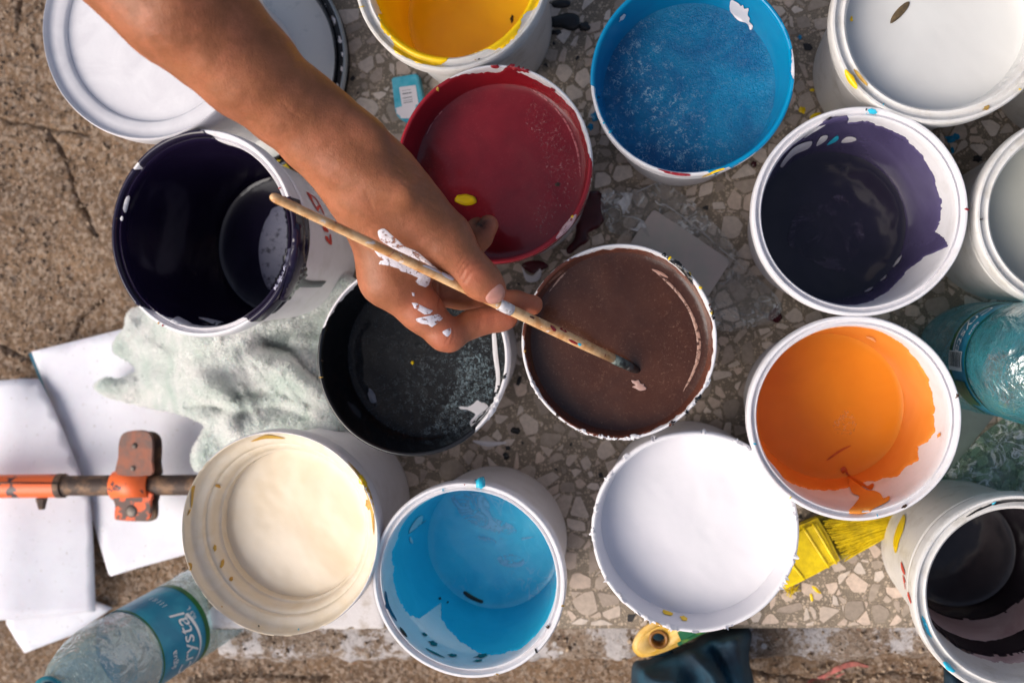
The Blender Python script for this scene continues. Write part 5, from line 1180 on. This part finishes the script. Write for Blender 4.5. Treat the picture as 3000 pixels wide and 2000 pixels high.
FING = {
    'thumb': [W(1180, 600, .232, 84), W(1302, 702, .225, 62), W(1352, 762, .220, 53), W(1386, 799, .216, 55), W(1418, 829, .212, 50), W(1446, 853, .209, 37)],
    'index': [W(1140, 812, .216, 80), W(1232, 908, .208, 62), W(1302, 978, .203, 48), W(1318, 984, .201, 42), W(1380, 950, .193, 39), W(1420, 939, .190, 37), W(1462, 934, .187, 35), W(1486, 932, .186, 31)],
    'middle': [W(1170, 780, .196, 62), W(1270, 856, .186, 42), W(1350, 868, .178, 36), W(1430, 874, .174, 33), W(1510, 886, .171, 33), W(1561, 893, .170, 30)],
    'ring': [W(1180, 760, .180, 56), W(1290, 800, .166, 38), W(1350, 745, .160, 32), W(1388, 680, .158, 30), W(1400, 662, .158, 27)],
    'little': [W(1200, 740, .170, 52), W(1300, 790, .162, 40), W(1368, 752, .162, 34), W(1408, 695, .163, 33), W(1430, 660, .164, 31)],
}
def cone(p, a, b):
    (A, ra), (B, rb) = a, b; ab = (B - A).astype(np.float32); L = float(ab @ ab)
    q = p - A.astype(np.float32); t = np.clip(q @ ab / L, 0, 1); return np.linalg.norm(q - t[:, None] * ab, axis=1) - (ra + (rb - ra) * t)
def smin(a, b, k):
    h = np.clip(.5 + .5 * (b - a) / k, 0, 1); return b + (a - b) * h - k * h * (1 - h)
def chain(p, c, k):
    d = cone(p, c[0], c[1])
    for a, b in zip(c[1:], c[2:]): d = smin(d, cone(p, a, b), k)
    return d
def sdf(p):
    body = chain(p, ARM, .004)
    for a, b in HANDC: body = smin(body, cone(p, a, b), .011)
    # wrist bone and tendon ridges
    for (a, b, k) in ((W(822, 240, .285, 30), W(846, 262, .283, 28), .012), (W(930, 290, .270, 30), W(1090, 400, .262, 24), .014), (W(900, 440, .268, 22), W(1180, 560, .257, 20), .014), (W(880, 440, .262, 22), W(1060, 640, .238, 20), .012)):
        body = smin(body, cone(p, a, b), k)
    out = None
    for n, c in FING.items():
        f = chain(p, c, .004 if n != 'thumb' else .006); f = smin(f, body, .007 if n != 'thumb' else .012)
        out = f if out is None else (smin(out, f, .0012))
    return out
def surface_nets(cell=.00105):
    lo = np.array([-.62, -.05, .13]); hi = np.array([.02, .50, .46])
    pts = np.array([a for c in [ARM[1:]] + list(FING.values()) for a, r in c]); lo = pts.min(0) - .05; hi = pts.max(0) + .05
    n = np.ceil((hi - lo) / cell).astype(int); n = (n + 7) // 8 * 8 + 1
    # coarse pass
    cs = cell * 4; nc = (n - 1) // 4 + 1
    g = np.stack(np.meshgrid(*[lo[i] + np.arange(nc[i]) * cs for i in range(3)], indexing='ij'), -1).astype(np.float32)
    dc = sdf(g.reshape(-1, 3)).reshape(nc)
    f = np.repeat(np.repeat(np.repeat(dc, 4, 0), 4, 1), 4, 2)[:n[0], :n[1], :n[2]].copy()
    near = np.abs(f) < cs * 2.2
    idx = np.argwhere(near); p = (lo + idx * cell).astype(np.float32)
    v = np.concatenate([sdf(c) for c in np.array_split(p, max(1, len(p) // 400000))]); f[tuple(idx.T)] = v
    s = f < 0
    c = np.zeros(tuple(n - 1), int)
    for dx in (0, 1):
        for dy in (0, 1):
            for dz in (0, 1): c += s[dx:n[0] - 1 + dx, dy:n[1] - 1 + dy, dz:n[2] - 1 + dz]
    act = (c > 0) & (c < 8); ai = np.argwhere(act); vid = -np.ones(act.shape, int); vid[tuple(ai.T)] = np.arange(len(ai))
    acc = np.zeros((len(ai), 3)); cnt = np.zeros(len(ai))
    for ax in range(3):
        o = [(a, b) for a in (0, 1) for b in (0, 1)]; oth = [i for i in range(3) if i != ax]
        for a, b in o:
            i0 = ai.copy(); i0[:, oth[0]] += a; i0[:, oth[1]] += b; i1 = i0.copy(); i1[:, ax] += 1
            f0 = f[tuple(i0.T)]; f1 = f[tuple(i1.T)]; m = (f0 < 0) != (f1 < 0); t = np.where(m, f0 / np.where(m, f0 - f1, 1), 0)
            q = i0.astype(float); q[:, ax] += t; acc[m] += q[m]; cnt[m] += 1
    V = lo + acc / cnt[:, None] * cell
    F = []
    for ax in range(3):
        a1, a2 = [(1, 2), (2, 0), (0, 1)][ax]
        sl0 = [slice(1, n[i] - 1) for i in range(3)]; sl0[ax] = slice(0, n[ax] - 1); sl1 = list(sl0); sl1[ax] = slice(1, n[ax])
        e = s[tuple(sl0)] != s[tuple(sl1)]; ei = np.argwhere(e) + np.array([sl0[i].start for i in range(3)]); ins = s[tuple(ei.T)]
        def g_(d1, d2):
            k = ei.copy(); k[:, a1] -= d1; k[:, a2] -= d2; return vid[tuple(k.T)]
        q = np.stack([g_(0, 0), g_(1, 0), g_(1, 1), g_(0, 1)], 1); q[~ins] = q[~ins][:, ::-1]; F.append(q)
    F = np.concatenate(F); F = F[(F >= 0).all(1)]
    return V, F
def crease_lines():
    """skin folds: photo pixel polylines, width px, depth m"""
    return [([(1352, 812), (1362, 790), (1380, 772), (1402, 762)], 3.2, .0006), ([(1362, 826), (1376, 804), (1396, 786), (1416, 778)], 3.0, .0005), ([(1345, 800), (1352, 782), (1366, 764), (1384, 754)], 2.6, .00035), ([(1338, 784), (1345, 770), (1358, 752)], 2.4, .0003),
            ([(1284, 820), (1288, 860), (1284, 895), (1296, 912)], 3.2, .0007), ([(1306, 1005), (1316, 985), (1318, 962)], 2.6, .0004), ([(1322, 1004), (1330, 984), (1328, 960)], 2.4, .0003),
            ([(1404, 905), (1410, 930), (1406, 960)], 2.4, .0004), ([(1412, 906), (1418, 930), (1414, 956)], 2.2, .0003),
            ([(1150, 470), (1190, 500), (1240, 520)], 2.6, .0004), ([(1165, 500), (1205, 530), (1258, 552)], 2.6, .0004), ([(1180, 535), (1225, 562), (1275, 585)], 2.6, .0003), ([(1140, 440), (1180, 470), (1225, 490)], 2.4, .0003),
            ([(1200, 565), (1240, 590), (1290, 620)], 2.4, .0003), ([(830, 300), (850, 330), (880, 345)], 3, .0003), ([(1070, 560), (1085, 590), (1090, 615)], 3, .0003)]
def build_arm():
    V, F = surface_nets()
    me = bpy.data.meshes.new("person"); base = P(1000, 452, .20)
    t = thing("person", "bare tanned right forearm and hand holding a thin paintbrush", "person", base)
    me.vertices.add(len(V)); me.loops.add(F.size); me.polygons.add(len(F))
    me.vertices.foreach_set('co', (V - np.array(base)).ravel()); me.loops.foreach_set('vertex_index', F.ravel().astype(np.int32)); me.polygons.foreach_set('loop_start', np.arange(0, F.size, 4, dtype=np.int32)); me.update(calc_edges=True)
    bm = bmesh.new(); bm.from_mesh(me)
    for _ in range(3): bmesh.ops.smooth_vert(bm, verts=bm.verts, factor=.5, use_axis_x=True, use_axis_y=True, use_axis_z=True)
    bmesh.ops.recalc_face_normals(bm, faces=bm.faces); bm.normal_update()
    # project to photo pixels and press the folds in
    co = np.array([tuple(v.co) for v in bm.verts]) + np.array(base); nr = np.array([tuple(v.normal) for v in bm.verts])
    Ri = np.array(ROT.inverted().to_matrix()); q = (co - np.array(CAMP)) @ Ri.T; X = 1500 + q[:, 0] / -q[:, 2] * FPX; Y = 1000 - q[:, 1] / -q[:, 2] * FPX
    disp = np.zeros(len(co)); up = nr[:, 2] > -.1
    for ln, wd, dp in crease_lines(): disp -= dp * gss(X, Y, ln, wd) * up
    disp += .0003 * fbm(X / 40, Y / 40, 61, 3)
    co2 = co + nr * disp[:, None]
    for v, c in zip(bm.verts, co2): v.co = Vector(c) - base
    bm.to_mesh(me); bm.free(); me.polygons.foreach_set('use_smooth', [True] * len(me.polygons)); me.materials.append(FLESH)
    fl = np.zeros(len(co))
    for (x, y, r) in ((1465, 860, 45), (1385, 800, 45), (1310, 985, 55), (1490, 935, 50), (1570, 893, 60), (1440, 660, 50), (1240, 900, 60), (1440, 930, 60)): fl = np.maximum(fl, np.exp(-((X - x) ** 2 + (Y - y) ** 2) / r ** 2))
    st = np.exp(-(((X - 1408) / 24) ** 2 + ((Y - 652) / 30) ** 2)) * (co[:, 2] < .185) * 1.1  # darker spot on the ring fingertip
    a = me.attributes.new("flush", 'FLOAT', 'POINT'); a.data.foreach_set('value', fl.astype(np.float32))
    a = me.attributes.new("stain", 'FLOAT', 'POINT'); a.data.foreach_set('value', np.clip(st, 0, 1).astype(np.float32))
    o = link(bpy.data.objects.new("body", me), t)
    b = bvh_of([o])
    nail = m_simple("thumb nail", (206, 150, 138), (194, 136, 122), .3, 60, bump=.05, sss=.2)
    patch("thumb_nail", smooth_poly(Z(900, 550, 2.614, [(1366, 842), (1392, 800), (1430, 765), (1470, 738), (1496, 752), (1515, 790), (1512, 825), (1494, 858), (1450, 882), (1404, 888), (1376, 870)]), 2), b, nail, t, .0006, 4, base=.0001)
    SM = m_simple("dried white paint on skin", (222, 218, 228), (196, 184, 190), .6, 300, bump=.6, bscale=500, lo=.5, hi=.7)
    mm = SM.node_tree; nz = mm.nodes.new("ShaderNodeTexNoise"); nz.inputs['Scale'].default_value = 260; nz.inputs['Detail'].default_value = 5; nz.inputs['Roughness'].default_value = .7
    rm = mm.nodes.new("ShaderNodeValToRGB"); rm.color_ramp.elements[0].position = .40; rm.color_ramp.elements[1].position = .46; mm.links.new(nz.outputs[0], rm.inputs[0]); mm.links.new(rm.outputs[0], mm.nodes["Principled BSDF"].inputs['Alpha'])
    tcn = mm.nodes.new("ShaderNodeTexCoord"); mm.links.new(tcn.outputs['Object'], nz.inputs['Vector'])
    zz_ = lambda p: Z(900, 550, 2.614, p)
    for poly, cv in ((zz_([(540, 335), (560, 318), (590, 312), (625, 340), (640, 355), (700, 405), (760, 455), (830, 480), (900, 535), (1000, 620), (1070, 680), (1120, 722), (1140, 760), (1060, 735), (980, 700), (900, 655), (850, 620), (780, 560), (700, 490), (620, 440), (560, 400)]), 2),
        (zz_([(510, 478), (545, 470), (600, 480), (660, 510), (720, 560), (800, 600), (900, 660), (945, 690), (930, 745), (905, 762), (850, 740), (828, 715), (850, 690), (800, 665), (760, 650), (720, 640), (700, 618), (640, 600), (590, 590), (548, 585), (560, 560), (590, 552), (548, 525)]), 1),
        (zz_([(800, 880), (835, 882), (870, 900), (920, 925), (962, 940), (940, 965), (900, 970), (860, 945), (820, 920)]), 1), (zz_([(830, 1005), (880, 990), (940, 978), (1000, 968), (1036, 1000), (1000, 1030), (955, 1066), (925, 1045), (870, 1038)]), 2),
        (zz_([(1035, 1102), (1065, 1085), (1095, 1075), (1100, 1110), (1075, 1140), (1050, 1125)]), 2), (zz_([(800, 800), (820, 805), (820, 830), (804, 825)]), 1), (zz_([(1110, 722), (1132, 742), (1140, 768), (1118, 752)]), 1)):
        patch("white_smear", poly, b, SM, t, .0003, 4, curve=cv, base=.0002)
    return t, o
arm, armo = build_arm()

# ------------------------------------------------------------------ the thin brush in the hand
def thin_brush():
    A, B = P(800, 577, .300), P(1872, 1086, .119); ax = (B - A).normalized()
    t = thing("artist_brush", "thin wooden paintbrush held in the hand, its dark tip dipping into the brown paint", "paintbrush", A)
    def pt(px):                                     # parameter on the stick seen at photo x
        lo, hi = 0, 1
        for _ in range(40):
            m_ = (lo + hi) / 2
            if toP(A.lerp(B, m_))[0] < px: lo = m_
            else: hi = m_
        return lo
    wood = MB("brush wood"); n1 = wood.noise(90, 5, .7); c = wood.mix(wood.ramp(n1, [(.4, 0), (.62, 1)]), lin((232, 190, 142)), lin((196, 138, 84)))
    c = wood.mix(wood.ramp(wood.noise(210, 3, .6), [(.64, 0), (.67, 1)]), c, lin((222, 206, 196))); c = wood.mix(wood.ramp(wood.noise(160, 4, .6, 1), [(.66, 0), (.70, 1)]), c, lin((150, 56, 54)))
    wood.col(c).set(Roughness=.5).bump(wood.noise(500, 4), .3, .0004); wood = wood.m
    prof_ = [(790, 1), (793, 8), (800, 12.5), (812, 14.5), (850, 14), (950, 14), (1100, 14.5), (1283, 15.5), (1450, 16), (1600, 16), (1700, 15.5), (1795, 13.5)]
    def seg(name, pr, m_, k=1.0, par=t):
        V = []; F = []; S = 20; u = ax.orthogonal().normalized(); v = ax.cross(u)
        for px, r in pr:
            s = pt(px); c_ = A.lerp(B, s) if px > 800 else A + ax * (px - 800) * mpp(A); rw = r * mpp(c_) * k
            for i in range(S): a_ = 2 * PI * i / S; V.append(c_ + (u * math.cos(a_) + v * math.sin(a_)) * rw)
        for j in range(len(pr) - 1):
            for i in range(S): F.append((j * S + i, j * S + (i + 1) % S, (j + 1) * S + (i + 1) % S, (j + 1) * S + i))
        F.append(tuple(range(S))[::-1]); F.append(tuple(len(V) - S + i for i in range(S)))
        return mesh_obj(name, V, F, m_, par)
    st = seg("handle", prof_, wood)
    seg("painted_band", [(1459, 16.6), (1470, 17.4), (1484, 17.6), (1498, 16.9)], m_simple("white painted band", (218, 214, 218), (150, 140, 140), .4, 220, lo=.55, hi=.6))
    seg("ferrule", [(1795, 14.5), (1812, 15.0), (1835, 14)], m_simple("teal grey caked ferrule", (104, 116, 112), (44, 52, 54), .45, 170, bump=.6, lo=.45, hi=.55))
    seg("bristle_tip", [(1835, 13.5), (1850, 14), (1862, 12), (1872, 8), (1880, 3)], m_simple("dark wet bristles", (46, 40, 40), (26, 18, 18), .3, 200, bump=.5))
    b = bvh_of([st]); zz_ = lambda p: Z(1600, 550, 2.614, p)
    for poly, m_ in ((stripe([(1295, 800), (1310, 806), (1328, 818)], [6, 16, 8]), WPAINT), (stripe([(1240, 778), (1262, 784), (1290, 800)], [3, 9, 4]), WPAINT), (zz_([(240, 1195), (256, 1188), (272, 1200), (258, 1212)]), sky_f), (zz_([(170, 1160), (200, 1165), (240, 1190), (235, 1200), (190, 1182)]), red_f), (zz_([(30, 1050), (60, 1062), (80, 1090), (60, 1100), (40, 1078)]), red_f), (blob(1652, 968, 12, 4, 30, 4), red_f), (blob(1560, 930, 8, 4, 25, 4), brown_f), (blob(1530, 905, 8, 3, 25, 4), WPAINT)):
        patch("paint_spot", poly, b, m_, t, .0002, 3, curve=2, base=.0001)
    return t
thin_brush()
